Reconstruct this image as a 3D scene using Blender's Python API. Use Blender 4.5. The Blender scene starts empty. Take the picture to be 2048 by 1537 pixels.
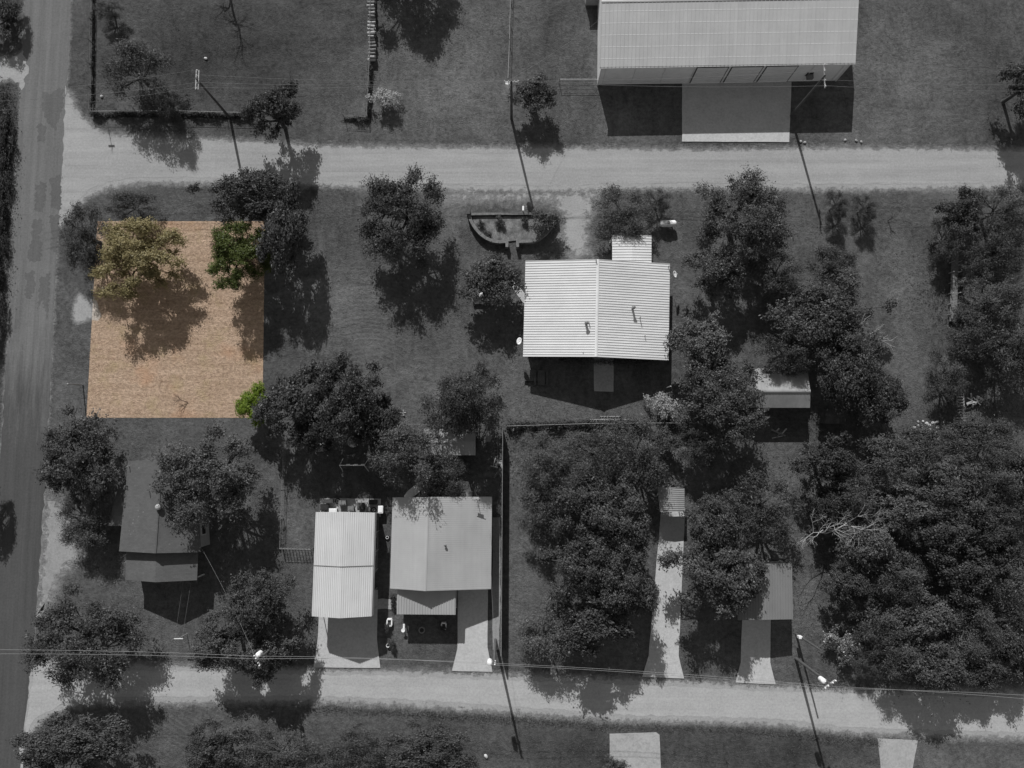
import bpy, bmesh, math, random
import numpy as np
from mathutils import Vector, Matrix

random.seed(7)
rng = np.random.default_rng(11)
S = bpy.context.scene
COL = S.collection

# ------------------------------------------------------------------ camera, sky, sun, exposure
F_PX, W_PX = 1380.0, 2048.0
TILT = math.atan(123 / F_PX)
CAM_H = 80.88
cam = bpy.data.cameras.new('camera')
cam.sensor_width = 36.0
cam.lens = 36.0 * F_PX / W_PX
cam.clip_end = 3000
camo = bpy.data.objects.new('camera', cam)
COL.objects.link(camo)
camo.location = (0, 0, CAM_H)
camo.rotation_euler = (TILT, 0, 0)
S.camera = camo

SUN_EL, SUN_AZ = math.radians(34), math.radians(13)      # shadows fall 13 degrees east of straight down the picture
to_sun = Vector((-math.sin(SUN_AZ) * math.cos(SUN_EL), math.cos(SUN_AZ) * math.cos(SUN_EL), math.sin(SUN_EL)))
w = bpy.data.worlds.new('World')
S.world = w
w.use_nodes = True
nt = w.node_tree
bg = nt.nodes['Background']
sky = nt.nodes.new('ShaderNodeTexSky')
sky.sky_type = 'NISHITA'
sky.sun_disc = False
sky.sun_elevation = SUN_EL
sky.sun_rotation = math.atan2(to_sun.x, to_sun.y)
hs = nt.nodes.new('ShaderNodeHueSaturation')             # black-and-white photograph: neutral skylight
hs.inputs['Saturation'].default_value = 0.0
nt.links.new(sky.outputs[0], hs.inputs['Color'])
nt.links.new(hs.outputs[0], bg.inputs[0])
bg.inputs[1].default_value = 0.07
sl = bpy.data.lights.new('sun', 'SUN')
sl.energy = 5.0
sl.angle = math.radians(0.5)
sl.color = (1.0, 1.0, 1.0)
so = bpy.data.objects.new('sun', sl)
COL.objects.link(so)
so.location = (0, 0, 120)
so.rotation_euler = to_sun.to_track_quat('Z', 'Y').to_euler()
S.view_settings.view_transform = 'Standard'
S.view_settings.look = 'None'
S.view_settings.exposure = 0.0
S.view_settings.gamma = 1.0
S.view_settings.use_curve_mapping = False

# ------------------------------------------------------------------ surveying: a plan point seen in the aerial picture -> metres
CT, ST = math.cos(TILT), math.sin(TILT)
def at(px, py, z=0.0):
    u = (px - 1024) / F_PX
    v = (768.5 - py) / F_PX
    d = (u, v * CT + ST, v * ST - CT)
    t = (z - CAM_H) / d[2]
    return Vector((d[0] * t, d[1] * t, z))

# ------------------------------------------------------------------ materials
def rgb(c):
    return (c, c, c, 1) if isinstance(c, (int, float)) else (c[0], c[1], c[2], 1)

class NB:
    def __init__(s, name):
        s.m = bpy.data.materials.new(name)
        s.m.use_nodes = True
        s.t = s.m.node_tree
        s.bsdf = s.t.nodes['Principled BSDF']
        s.geo = None
    def n(s, typ, **kw):
        nd = s.t.nodes.new(typ)
        for k, v in kw.items():
            setattr(nd, k, v)
        return nd
    def l(s, a, b):
        s.t.links.new(a, b)
    def pos(s, coord='world', sc=(1, 1, 1)):
        if coord == 'world':
            o = s.n('ShaderNodeNewGeometry').outputs['Position']
        else:
            o = s.n('ShaderNodeTexCoord').outputs['Object']
        mp = s.n('ShaderNodeMapping')
        mp.inputs['Scale'].default_value = sc
        s.l(o, mp.inputs['Vector'])
        return mp.outputs[0]
    def noise(s, scale, detail=5, coord='world', sc=(1, 1, 1), rough=.6, dist=0):
        nd = s.n('ShaderNodeTexNoise')
        nd.inputs['Scale'].default_value = scale
        nd.inputs['Detail'].default_value = detail
        nd.inputs['Roughness'].default_value = rough
        nd.inputs['Distortion'].default_value = dist
        s.l(s.pos(coord, sc), nd.inputs['Vector'])
        return nd.outputs['Fac']
    def ramp(s, fac, a, b, ca=0.0, cb=1.0):
        r = s.n('ShaderNodeValToRGB')
        r.color_ramp.elements[0].position = a
        r.color_ramp.elements[1].position = b
        r.color_ramp.elements[0].color = rgb(ca)
        r.color_ramp.elements[1].color = rgb(cb)
        s.l(fac, r.inputs[0])
        return r.outputs[0]
    def mix(s, fac, a, b, mode='MIX'):
        m = s.n('ShaderNodeMix', data_type='RGBA', blend_type=mode)
        for i, v in ((0, fac), (6, a), (7, b)):
            if hasattr(v, 'is_linked'):
                s.l(v, m.inputs[i])
            else:
                m.inputs[i].default_value = v if i == 0 else rgb(v)
        return m.outputs[2]
    def math(s, op, a, b=0.0):
        m = s.n('ShaderNodeMath', operation=op)
        for i, v in enumerate((a, b)):
            if hasattr(v, 'is_linked'):
                s.l(v, m.inputs[i])
            else:
                m.inputs[i].default_value = v
        return m.outputs[0]
    def bump(s, h, strength=.5, dist=.05):
        b = s.n('ShaderNodeBump')
        b.inputs['Strength'].default_value = strength
        b.inputs['Distance'].default_value = dist
        s.l(h, b.inputs['Height'])
        s.l(b.outputs[0], s.bsdf.inputs['Normal'])
    def out(s, col, rough=.85, metal=0.0, spec=.3):
        if hasattr(col, 'is_linked'):
            s.l(col, s.bsdf.inputs['Base Color'])
        else:
            s.bsdf.inputs['Base Color'].default_value = rgb(col)
        s.bsdf.inputs['Roughness'].default_value = rough
        s.bsdf.inputs['Metallic'].default_value = metal
        s.bsdf.inputs['Specular IOR Level'].default_value = spec
        return s.m

def simple(name, lo, hi, scale=1.5, rough=.8, metal=0, bump=0, coord='world', sc=(1, 1, 1), spec=.3, fine=None):
    b = NB(name)
    f = b.noise(scale, 6, coord, sc)
    c = b.ramp(f, .3, .7, lo, hi)
    if fine:
        g = b.noise(fine, 3, coord)
        c = b.mix(.35, c, b.ramp(g, .3, .7, .1, .9), 'OVERLAY')
    if bump:
        b.bump(b.noise(scale * 6, 4, coord), bump, .03)
    return b.out(c, rough, metal, spec)

M = {}
# ground: grass with bare dirt where the surveyed 'dirt' value says so, 'tone' for dry and lush lawn
def ground_mat():
    b = NB('ground_grass_and_dirt')
    at_d = b.n('ShaderNodeAttribute', attribute_name='dirt').outputs['Fac']
    at_t = b.n('ShaderNodeAttribute', attribute_name='tone').outputs['Fac']
    big = b.noise(.09, 4)
    mid = b.noise(.5, 6, rough=.7)
    fine = b.noise(1.9, 8, rough=.85)
    vstreak = b.noise(1.0, 5, sc=(.9, .16, 1), rough=.7, dist=.8)
    hstreak = b.noise(1.0, 5, sc=(.16, .9, 1), rough=.7, dist=.8)
    g = b.ramp(mid, .3, .7, .05, .125)
    g = b.mix(.65, g, b.ramp(fine, .42, .58, .016, .20))
    g = b.mix(.5, g, b.ramp(b.noise(.28, 9, rough=.82, dist=.7), .36, .64, .04, .165))
    g = b.mix(.2, g, b.mix(b.ramp(b.noise(.045, 2), .44, .56), b.ramp(vstreak, .36, .64, .035, .16), b.ramp(hstreak, .36, .64, .035, .16)))
    at_a = b.n('ShaderNodeAttribute', attribute_name='arc').outputs['Fac']       # mower turns
    wv = b.n('ShaderNodeTexWave', wave_type='RINGS', rings_direction='SPHERICAL')
    wv.inputs['Scale'].default_value = .62; wv.inputs['Distortion'].default_value = 1.6; wv.inputs['Detail'].default_value = 3
    mp = b.n('ShaderNodeMapping'); mp.inputs['Location'].default_value = tuple(-at(735, 800)); b.l(b.n('ShaderNodeNewGeometry').outputs['Position'], mp.inputs['Vector']); b.l(mp.outputs[0], wv.inputs['Vector'])
    g = b.mix(b.math('MULTIPLY', at_a, .2), g, b.ramp(wv.outputs['Fac'], .2, .8, .045, .13))
    t = b.math('MULTIPLY', at_t, 2.0)
    g = b.mix(1.0, g, b.math('ADD', b.math('MULTIPLY', t, 1.0), b.math('MULTIPLY', b.math('SUBTRACT', big, .5), 1.3)), 'MULTIPLY')
    d = b.ramp(b.noise(.5, 8, rough=.75), .3, .72, .255, .365)
    d = b.mix(.35, d, b.ramp(b.noise(5, 6, rough=.8), .35, .65, .14, .40))
    e = b.math('ADD', at_d, b.math('MULTIPLY', b.math('SUBTRACT', b.noise(1.1, 9, rough=.85), .5), 1.5))
    c = b.mix(b.ramp(e, .34, .74), g, d)
    bare = b.ramp(e, .34, .74, 1.0, .22)
    b.bump(b.math('MULTIPLY', b.math('ADD', fine, b.math('MULTIPLY', b.noise(6, 4, rough=.8), .5)), bare), 1.0, .22)
    return b.out(c, .95, 0, .1)
M['ground'] = ground_mat()

def lot_mat():
    b = NB('lot_dry_soil')
    n1 = b.noise(.22, 5, rough=.6, dist=.4)
    n2 = b.noise(.7, 8, rough=.8, sc=(.7, 1.25, 1))
    n3 = b.noise(3.0, 9, rough=.9, sc=(.85, 1.1, 1))
    c = b.ramp(n1, .35, .65, (.36, .225, .14), (.48, .355, .25))
    c = b.mix(.5, c, b.ramp(n2, .34, .66, (.24, .165, .11), (.66, .50, .385)))
    c = b.mix(.55, c, b.ramp(n3, .43, .57, (.10, .066, .044), (.78, .575, .425)))
    st = b.noise(1.0, 6, sc=(.14, 1.5, 1), rough=.75, dist=.5)
    c = b.mix(.25, c, b.ramp(st, .36, .64, (.22, .15, .10), (.68, .52, .40)))
    # a flush of yellow-green seedlings towards the south end, redder soil in the south-west
    green = b.ramp(b.noise(.35, 6, rough=.7), .52, .68)
    c = b.mix(b.math('MULTIPLY', green, .45), c, (.36, .29, .15))
    red = b.ramp(b.noise(.16, 3), .55, .7)
    c = b.mix(b.math('MULTIPLY', red, .35), c, (.52, .27, .15))
    at_d = b.n('ShaderNodeAttribute', attribute_name='dirt').outputs['Fac']
    e = b.math('ADD', at_d, b.math('MULTIPLY', b.math('SUBTRACT', b.noise(1.4, 8, rough=.8), .5), .8))
    c = b.mix(b.ramp(e, .45, .58), c, b.ramp(n3, .3, .7, (.50, .44, .38), (.68, .62, .56)))
    b.bump(n3, 1.0, .2)
    return b.out(c, .95, 0, .1)
M['lot'] = lot_mat()

def road_mat(name, lo, hi, sc, rut=.35, rough=.95):
    b = NB(name)
    c = b.ramp(b.noise(.5, 7, rough=.7), .28, .72, lo, hi)
    c = b.mix(rut, c, b.ramp(b.noise(1.0, 6, sc=sc, rough=.65), .3, .7, lo * .72, hi * 1.12))
    thin = (sc[0] * .5, sc[1] * 2.4, 1) if sc[0] < sc[1] else ((sc[0] * 2.4, sc[1] * .5, 1) if sc[1] < sc[0] else (1, 1, 1))
    c = b.mix(b.ramp(b.noise(1.0, 7, sc=thin, rough=.7), .56, .7, 0, rut), c, lo * .62)       # dark ruts, cracks or stains
    c = b.mix(b.ramp(b.noise(.23, 8, rough=.75, dist=.6), .52, .7, 0, .4), c, hi * 1.12)
    c = b.mix(.28, c, b.ramp(b.noise(4, 7, rough=.85), .35, .65, lo * .55, hi * 1.3))
    b.bump(b.noise(5, 6, rough=.8), .5, .04)
    return b.out(c, rough, 0, .15)
M['dirt_road'] = road_mat('dirt_road', .25, .34, (.05, 1.0, 1), .55)
M['dirt_road_s'] = road_mat('pale_dirt_road', .29, .40, (.05, 1.1, 1), .3)
M['asphalt'] = road_mat('worn_asphalt', .11, .165, (1.5, .045, 1), .6)
def asphalt_resurfaced(m):
    """the southern half was resurfaced with darker asphalt"""
    t = m.node_tree; bs = t.nodes['Principled BSDF']; src = bs.inputs['Base Color'].links[0].from_socket
    b = NB.__new__(NB); b.m = m; b.t = t; b.bsdf = bs
    sp = b.n('ShaderNodeSeparateXYZ'); b.l(b.n('ShaderNodeNewGeometry').outputs['Position'], sp.inputs[0])
    y0, y1 = at(40, 900).y, at(40, 620).y
    v = b.math('DIVIDE', b.math('SUBTRACT', sp.outputs['Y'], y0), y1 - y0)
    v = b.math('ADD', v, b.math('MULTIPLY', b.math('SUBTRACT', b.noise(1.0, 6, sc=(1.2, .12, 1), rough=.7), .5), 2.2))
    c = b.mix(b.ramp(v, .1, .9, .52, 1.0), 0.0, src); b.l(c, bs.inputs['Base Color'])
asphalt_resurfaced(M['asphalt'])
M['asphalt_dark'] = road_mat('dark_asphalt', .06, .085, (1.5, .05, 1), .5)
M['asphalt_patch'] = road_mat('patched_asphalt', .085, .125, (1.5, .05, 1), .4)
M['concrete'] = road_mat('concrete', .37, .46, (1, 1, 1), .25, .85)
M['concrete_old'] = road_mat('old_concrete', .27, .38, (1, 1, 1), .3, .9)
M['pale_soil'] = road_mat('pale_soil', .2, .3, (1, 1, 1), .3)

def metal_roof(name, lo, hi, rough=.45, metal=.0, sc=(1, 1, 1)):
    b = NB(name)
    oi = b.n('ShaderNodeObjectInfo').outputs['Random']
    c = b.ramp(b.noise(.35, 6, rough=.65), .3, .7, lo, hi)
    c = b.mix(.25, c, b.ramp(b.noise(1.0, 5, sc=sc), .3, .7, lo * .85, hi * 1.08))
    c = b.mix(1.0, c, b.ramp(oi, 0, 1, .95, 1.0), 'MULTIPLY')
    c = b.mix(b.ramp(b.noise(1.8, 8, rough=.8), .62, .75, 0, .4), c, lo * .7)
    return b.out(c, rough, metal, .35)
M['roof_white'] = metal_roof('white_metal_roofing', .56, .66, sc=(.1, 2, 1))
M['roof_galv'] = metal_roof('galvanised_roofing', .38, .45, sc=(2, .1, 1))
M['roof_carport'] = metal_roof('pale_ribbed_roofing', .50, .60, sc=(2, .12, 1))
M['roof_grey'] = metal_roof('grey_metal_roofing', .33, .39, sc=(2, .1, 1))
M['roof_mid'] = metal_roof('mid_grey_roofing', .16, .195, sc=(2, .1, 1))
M['roof_porch'] = metal_roof('porch_roofing', .31, .37, sc=(2, .1, 1))
M['rust_roof'] = metal_roof('weathered_roofing', .2, .34, sc=(1.4, .3, 1))
def shingle_mat():
    b = NB('dark_shingles')
    br = b.n('ShaderNodeTexBrick')
    br.inputs['Scale'].default_value = 1.0
    br.inputs['Brick Width'].default_value = .34
    br.inputs['Row Height'].default_value = .16
    br.inputs['Mortar Size'].default_value = .008
    br.inputs['Color1'].default_value = rgb(.085)
    br.inputs['Color2'].default_value = rgb(.115)
    br.inputs['Mortar'].default_value = rgb(.05)
    b.l(b.pos('world'), br.inputs['Vector'])
    c = b.mix(.5, br.outputs[0], b.ramp(b.noise(.7, 7, rough=.7), .3, .7, .08, .125))
    v = b.n('ShaderNodeTexVoronoi')                       # pale lichen spots in places
    v.inputs['Scale'].default_value = 2.2
    b.l(b.pos('world'), v.inputs['Vector'])
    spot = b.math('MULTIPLY', b.ramp(v.outputs['Distance'], .16, .22, 1, 0), b.ramp(b.noise(.28, 3), .6, .66))
    c = b.mix(spot, c, .17)
    return b.out(c, .95, 0, .1)
M['shingle'] = shingle_mat()
M['wall_white'] = simple('white_siding', .7, .8, 1.0, .7)
M['wall_grey'] = simple('grey_siding', .3, .38, 1.0, .8)
M['wall_dark'] = simple('dark_siding', .10, .15, 1.0, .8)
M['door'] = simple('door_panel', .62, .72, 1.0, .6)
M['glass'] = NB('window_glass').out(.03, .1, 0, .6)
M['trim'] = simple('white_trim', .6, .72, 2, .6)
M['trim_soft'] = simple('pale_screw_line', .5, .58, 2, .6)
M['dark_trim'] = simple('dark_trim', .05, .08, 2, .6)
M['wood'] = simple('weathered_wood', .12, .22, 2.0, .9, sc=(1, 5, 1), fine=20)
M['wood_dark'] = simple('dark_wood', .05, .1, 2.0, .9, fine=20)
M['wood_pale'] = simple('bleached_wood', .28, .42, 2.0, .9, fine=20)
M['pole_wood'] = simple('pole_wood', .06, .1, 1.5, .9, coord='obj')
M['steel'] = simple('galvanised_steel', .35, .5, 3, .4, .3)
M['white_paint'] = simple('white_paint', .66, .8, 3, .5)
M['black'] = simple('black_rubber', .02, .035, 4, .8)
M['grey_plastic'] = simple('grey_plastic', .14, .2, 2, .6)
M['wire'] = NB('aluminium_wire').out(.22, .6, 0, .3)
M['stone'] = simple('pale_stone', .22, .38, 3, .9, bump=.6)
M['coping'] = simple('weathered_coping', .10, .2, 3, .9, bump=.6)
M['bed_soil'] = simple('mottled_bed_soil', .06, .2, 1.2, .95, bump=.6, fine=6)
M['brickwall'] = simple('rough_masonry', .10, .2, 4, .9, bump=.8, fine=16)
M['bark'] = simple('bark', .05, .09, 4, .95, bump=.6, coord='obj')
M['bark_pale'] = simple('bleached_bark', .30, .42, 4, .9, coord='obj')
M['bark_brown'] = simple('brown_bark', (.06, .04, .03), (.12, .08, .06), 4, .95, coord='obj')

def leaf_mat(name, dark, light, trans=.28, gloss=.02):
    b = NB(name)
    g = b.n('ShaderNodeNewGeometry').outputs['Random Per Island']
    o = b.n('ShaderNodeObjectInfo').outputs['Random']
    clump = b.noise(.55, 3, 'obj')
    f = b.math('ADD', b.math('MULTIPLY', g, .6), b.math('MULTIPLY', b.ramp(clump, .3, .7), .4))
    c = b.ramp(f, .05, .95, dark, light)
    c = b.mix(1.0, c, b.ramp(o, 0, 1, .66, 1.1), 'MULTIPLY')
    df = b.n('ShaderNodeBsdfDiffuse')
    tr = b.n('ShaderNodeBsdfTranslucent')
    gl = b.n('ShaderNodeBsdfGlossy')
    gl.inputs['Roughness'].default_value = .45
    gl.inputs['Color'].default_value = rgb(.6)
    b.l(c, df.inputs[0]); b.l(c, tr.inputs[0])
    m1 = b.n('ShaderNodeMixShader'); m1.inputs[0].default_value = trans
    m2 = b.n('ShaderNodeMixShader'); m2.inputs[0].default_value = gloss
    b.l(df.outputs[0], m1.inputs[1]); b.l(tr.outputs[0], m1.inputs[2])
    b.l(m1.outputs[0], m2.inputs[1]); b.l(gl.outputs[0], m2.inputs[2])
    b.l(m2.outputs[0], b.t.nodes['Material Output'].inputs[0])
    return b.m
M['leaf'] = leaf_mat('leaf_grey', .06, .13)
M['leaf_dark'] = leaf_mat('leaf_dark_grey', .045, .10)
M['leaf_light'] = leaf_mat('leaf_light_grey', .085, .17)
M['leaf_pale'] = leaf_mat('leaf_pale_blossom', .25, .5)
M['leaf_olive'] = leaf_mat('leaf_olive', (.13, .115, .05), (.40, .34, .185), .3)
M['leaf_green'] = leaf_mat('leaf_green', (.06, .085, .022), (.20, .24, .075), .35)
M['leaf_lime'] = leaf_mat('leaf_lime', (.10, .17, .02), (.28, .36, .06), .35)
def grass_mat(name, lo, hi):
    b = NB(name)
    g = b.n('ShaderNodeNewGeometry').outputs['Random Per Island']
    c = b.ramp(b.math('ADD', b.math('MULTIPLY', g, .6), b.math('MULTIPLY', b.noise(.3, 4), .4)), .1, .9, lo, hi)
    return b.out(c, .9, 0, .1)
M['grass'] = grass_mat('grass_blades', .045, .17)
M['lot_grass'] = grass_mat('dry_grass_blades', (.20, .14, .09), (.72, .55, .40))

# ------------------------------------------------------------------ object helpers
def tag(o, label=None, cat=None, group=None, kind=None):
    if label: o['label'] = label
    if cat: o['category'] = cat
    if group: o['group'] = group
    if kind: o['kind'] = kind
    return o

def empty(name, loc, label, cat, group=None, rz=0.0):
    o = bpy.data.objects.new(name, None)
    COL.objects.link(o)
    o.empty_display_size = .3
    o.location = loc
    o.rotation_euler = (0, 0, rz)
    return tag(o, label, cat, group)

class MB:
    """collects faces; build() links them as one mesh object. Points are world metres; the parent's location is taken off."""
    def __init__(s):
        s.v = []; s.f = []
    def face(s, pts):
        i = len(s.v); s.v += [tuple(p) for p in pts]; s.f.append(tuple(range(i, i + len(pts))))
    def hexa(s, b, t):
        i = len(s.v); s.v += [tuple(p) for p in b] + [tuple(p) for p in t]
        n = len(b)
        s.f.append(tuple(i + k for k in reversed(range(n))))
        s.f.append(tuple(i + n + k for k in range(n)))
        for k in range(n):
            j = (k + 1) % n
            s.f.append((i + k, i + j, i + n + j, i + n + k))
        return s
    def box(s, c, size, rz=0.0, tilt=None):
        hx, hy, hz = size[0] / 2, size[1] / 2, size[2] / 2
        R = Matrix.Rotation(rz, 3, 'Z')
        if tilt is not None: R = R @ tilt
        q = [R @ Vector((x, y, -hz)) + Vector(c) for x, y in ((-hx, -hy), (hx, -hy), (hx, hy), (-hx, hy))]
        t = [R @ Vector((x, y, hz)) + Vector(c) for x, y in ((-hx, -hy), (hx, -hy), (hx, hy), (-hx, hy))]
        return s.hexa(q, t)
    def tube(s, pts, radii, n=6, cap=True):
        pts = [Vector(p) for p in pts]
        i0 = len(s.v)
        for k, p in enumerate(pts):
            d = (pts[min(k + 1, len(pts) - 1)] - pts[max(k - 1, 0)]).normalized()
            a = d.orthogonal().normalized() if abs(d.z) > .95 else d.cross(Vector((0, 0, 1))).normalized()
            b_ = d.cross(a)
            r = radii[k] if isinstance(radii, (list, tuple)) else radii
            for q in range(n):
                an = 2 * math.pi * q / n
                s.v.append(tuple(p + (a * math.cos(an) + b_ * math.sin(an)) * r))
        for k in range(len(pts) - 1):
            for q in range(n):
                j = (q + 1) % n
                s.f.append((i0 + k * n + q, i0 + k * n + j, i0 + (k + 1) * n + j, i0 + (k + 1) * n + q))
        if cap:
            s.f.append(tuple(i0 + q for q in reversed(range(n))))
            s.f.append(tuple(i0 + (len(pts) - 1) * n + q for q in range(n)))
        return s
    def lathe(s, c, prof, n=16, axis='Z', rz=0):
        c = Vector(c); i0 = len(s.v); R = Matrix.Rotation(rz, 3, 'Z')
        for r, h in prof:
            for q in range(n):
                an = 2 * math.pi * q / n
                p = Vector((r * math.cos(an), r * math.sin(an), h))
                if axis == 'X': p = Vector((h, r * math.cos(an), r * math.sin(an)))
                s.v.append(tuple(R @ p + c))
        for k in range(len(prof) - 1):
            for q in range(n):
                j = (q + 1) % n
                s.f.append((i0 + k * n + q, i0 + k * n + j, i0 + (k + 1) * n + j, i0 + (k + 1) * n + q))
        s.f.append(tuple(i0 + q for q in reversed(range(n))))
        s.f.append(tuple(i0 + (len(prof) - 1) * n + q for q in range(n)))
        return s
    def build(s, name, mat, parent=None, loc=None, smooth=False):
        org = Vector((0, 0, 0))
        if parent is not None:
            p = parent
            while p is not None:
                org += p.location; p = p.parent
        elif loc is not None:
            org = Vector(loc)
        me = bpy.data.meshes.new(name)
        me.from_pydata([(x - org.x, y - org.y, z - org.z) for x, y, z in s.v], [], s.f)
        me.materials.append(M[mat] if isinstance(mat, str) else mat)
        if smooth:
            me.polygons.foreach_set('use_smooth', [True] * len(me.polygons))
        me.update()
        o = bpy.data.objects.new(name, me)
        COL.objects.link(o)
        if parent is not None: o.parent = parent
        elif loc is not None: o.location = org
        return o

def densify(pts, step, jit, rs):
    out = []
    n = len(pts)
    for i in range(n):
        a, b = Vector(pts[i][:2]), Vector(pts[(i + 1) % n][:2])
        k = max(1, int((b - a).length / step))
        nn = (b - a).normalized(); nn = Vector((-nn.y, nn.x))
        for j in range(k):
            p = a.lerp(b, j / k)
            out.append(p + nn * rs.uniform(-jit, jit))
    return out

def smooth_poly(pts, it=2):
    for _ in range(it):
        q = []
        for i in range(len(pts)):
            a, b = pts[i], pts[(i + 1) % len(pts)]
            q += [a.lerp(b, .25), a.lerp(b, .75)]
        pts = q
    return pts

def inset_poly(pts, d):
    n = len(pts); area = sum(pts[i].x * pts[(i + 1) % n].y - pts[(i + 1) % n].x * pts[i].y for i in range(n))
    sg = 1 if area > 0 else -1; out = []
    for i in range(n):
        t = (pts[(i + 1) % n] - pts[i - 1]).normalized()
        out.append(pts[i] + Vector((-t.y, t.x)) * d * sg)
    return out

def sheet(name, pxs, z, mat, jit=0.0, step=.5, seed=1, rounds=0, thick=0.0, inset=0.0, **kw):
    pts = [at(x, y).to_2d() for x, y in pxs]
    if inset: pts = inset_poly(pts, inset)
    if rounds: pts = smooth_poly(pts, rounds)
    if jit: pts = densify(pts, step, jit, random.Random(seed))
    bm = bmesh.new()
    f = bm.faces.new([bm.verts.new((p.x, p.y, z)) for p in pts])
    bm.normal_update()
    if f.normal.z < 0: f.normal_flip()
    if thick:
        r = bmesh.ops.extrude_face_region(bm, geom=[f])
        for e in r['geom']:
            if isinstance(e, bmesh.types.BMVert): e.co.z = z
        for v in f.verts: v.co.z = z - thick
        f.normal_flip()
    bmesh.ops.triangulate(bm, faces=[q for q in bm.faces if len(q.verts) > 4])
    me = bpy.data.meshes.new(name)
    bm.to_mesh(me); bm.free()
    me.materials.append(M[mat])
    o = bpy.data.objects.new(name, me)
    COL.objects.link(o)
    if kw: tag(o, **kw)
    return o

# ------------------------------------------------------------------ plan outlines (surveyed from the aerial)
ASPHALT = [(52, -120), (50, 0), (47, 60), (45, 110), (40, 200), (33, 330), (28, 420), (18, 600), (10, 760), (3, 880), (-8, 1000), (-25, 1180), (-45, 1400), (-60, 1650),
           (25, 1650), (42, 1537), (52, 1420), (62, 1330), (72, 1230), (80, 1120), (88, 1000), (97, 840), (106, 650), (116, 450), (124, 350), (127, 250), (136, 150), (140, 60), (140, 0), (142, -120)]
DIRT_N = [(118, 170), (143, 185), (160, 222), (185, 248), (215, 266), (300, 271), (400, 274), (520, 280), (640, 289), (900, 291), (1150, 293), (1400, 296), (1700, 292), (2048, 297), (2200, 298),
          (2200, 377), (2048, 377), (1850, 381), (1700, 383), (1500, 381), (1300, 380), (1100, 386), (900, 383), (640, 374), (420, 369), (280, 369), (225, 376), (185, 392), (158, 415), (140, 442), (112, 460)]
DIRT_W = [(-60, 108), (0, 110), (22, 116), (48, 100), (60, 140), (44, 190), (36, 168), (20, 160), (0, 165), (-60, 170)]
DIRT_S = [(58, 1308), (75, 1312), (160, 1322), (290, 1325), (450, 1330), (600, 1334), (770, 1336), (1000, 1345), (1280, 1355), (1560, 1369), (1760, 1374), (2048, 1379), (2200, 1382),
          (2200, 1486), (2048, 1481), (1900, 1477), (1800, 1474), (1690, 1470), (1560, 1454), (1400, 1449), (1230, 1445), (1000, 1427), (800, 1414), (600, 1407), (420, 1409), (290, 1410), (190, 1412), (130, 1422), (80, 1450), (52, 1500), (30, 1560), (38, 1440), (50, 1360)]
PULL = [(92, 985), (125, 1010), (150, 1060), (165, 1110), (150, 1125), (125, 1150), (112, 1180), (100, 1215), (82, 1245), (72, 1265), (76, 1160), (86, 1040)]
LOT = [(195, 443), (530, 443), (525, 836), (173, 836)]
PALE = [(143, 625), (150, 598), (160, 584), (172, 598), (190, 592), (203, 632), (196, 642), (178, 640), (155, 650), (146, 640)]
FRONT = [(1112, 380), (1200, 380), (1190, 420), (1178, 450), (1180, 505), (1160, 522), (1135, 510), (1118, 470), (1122, 430), (1105, 405), (1000, 402), (890, 404), (880, 384)]
DRIVES = {
 'apron': [(1364, 160), (1583, 158), (1578, 285), (1364, 284)],
 'carport': [(640, 1180), (756, 1180), (754, 1279), (761, 1336), (627.5, 1335), (636, 1274)],
 'house': [(916, 1175), (976, 1175), (975, 1295), (985, 1344), (904, 1342), (915, 1297)],
 'long': [(1322, 1018), (1370, 1018), (1357, 1312), (1368, 1357), (1284, 1354), (1297, 1312)],
 'right': [(1486, 1180), (1542, 1180), (1540, 1325), (1551, 1369), (1471, 1365), (1481, 1325)],
 'south': [(1219, 1468), (1312, 1465), (1319, 1470), (1324, 1600), (1220, 1600)],
 'southeast': [(1755, 1477), (1835, 1481), (1824, 1540), (1824, 1600), (1760, 1600), (1761, 1535)],
 'pad': [(1187, 700), (1227, 700), (1227, 784), (1188, 783)],
}

def inside(pts, poly):
    x, y = pts[:, 0], pts[:, 1]
    r = np.zeros(len(pts), bool)
    n = len(poly)
    for i in range(n):
        x0, y0 = poly[i]; x1, y1 = poly[(i + 1) % n]
        c = ((y0 > y) != (y1 > y))
        with np.errstate(divide='ignore', invalid='ignore'):
            xi = (x1 - x0) * (y - y0) / (y1 - y0 + 1e-12) + x0
        r ^= c & (x < xi)
    return r
def edge_dist(pts, poly):
    d = np.full(len(pts), 1e9)
    n = len(poly)
    for i in range(n):
        a = np.array(poly[i]); b = np.array(poly[(i + 1) % n])
        ab = b - a
        t = np.clip(((pts - a) @ ab) / (ab @ ab + 1e-9), 0, 1)
        d = np.minimum(d, np.hypot(*(pts - a - t[:, None] * ab).T))
    return d
def wpoly(pxs):
    return [tuple(at(x, y).to_2d()) for x, y in pxs]
def soft(pts, poly, wdt, off=0.0):
    d = edge_dist(pts, poly)
    return np.clip(.5 + (np.where(inside(pts, poly), d, -d) + off) / wdt, 0, 1)
def dirt_at(pts):
    v = np.zeros(len(pts))
    for pl, wd in ((ASPHALT, 1.0), (DIRT_N, 1.3), (DIRT_W, 1.2), (DIRT_S, 1.3), (PULL, 3.0), (PALE, .7), (FRONT, 2.6)):
        v = np.maximum(v, soft(pts, wpoly(pl), wd * 1.7, .12 * wd))
    return v
def blob(pts, px, py, rx, ry):
    c = at(px, py)
    return np.exp(-(((pts[:, 0] - c.x) / (rx / 17)) ** 2 + ((pts[:, 1] - c.y) / (ry / 17)) ** 2))
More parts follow.
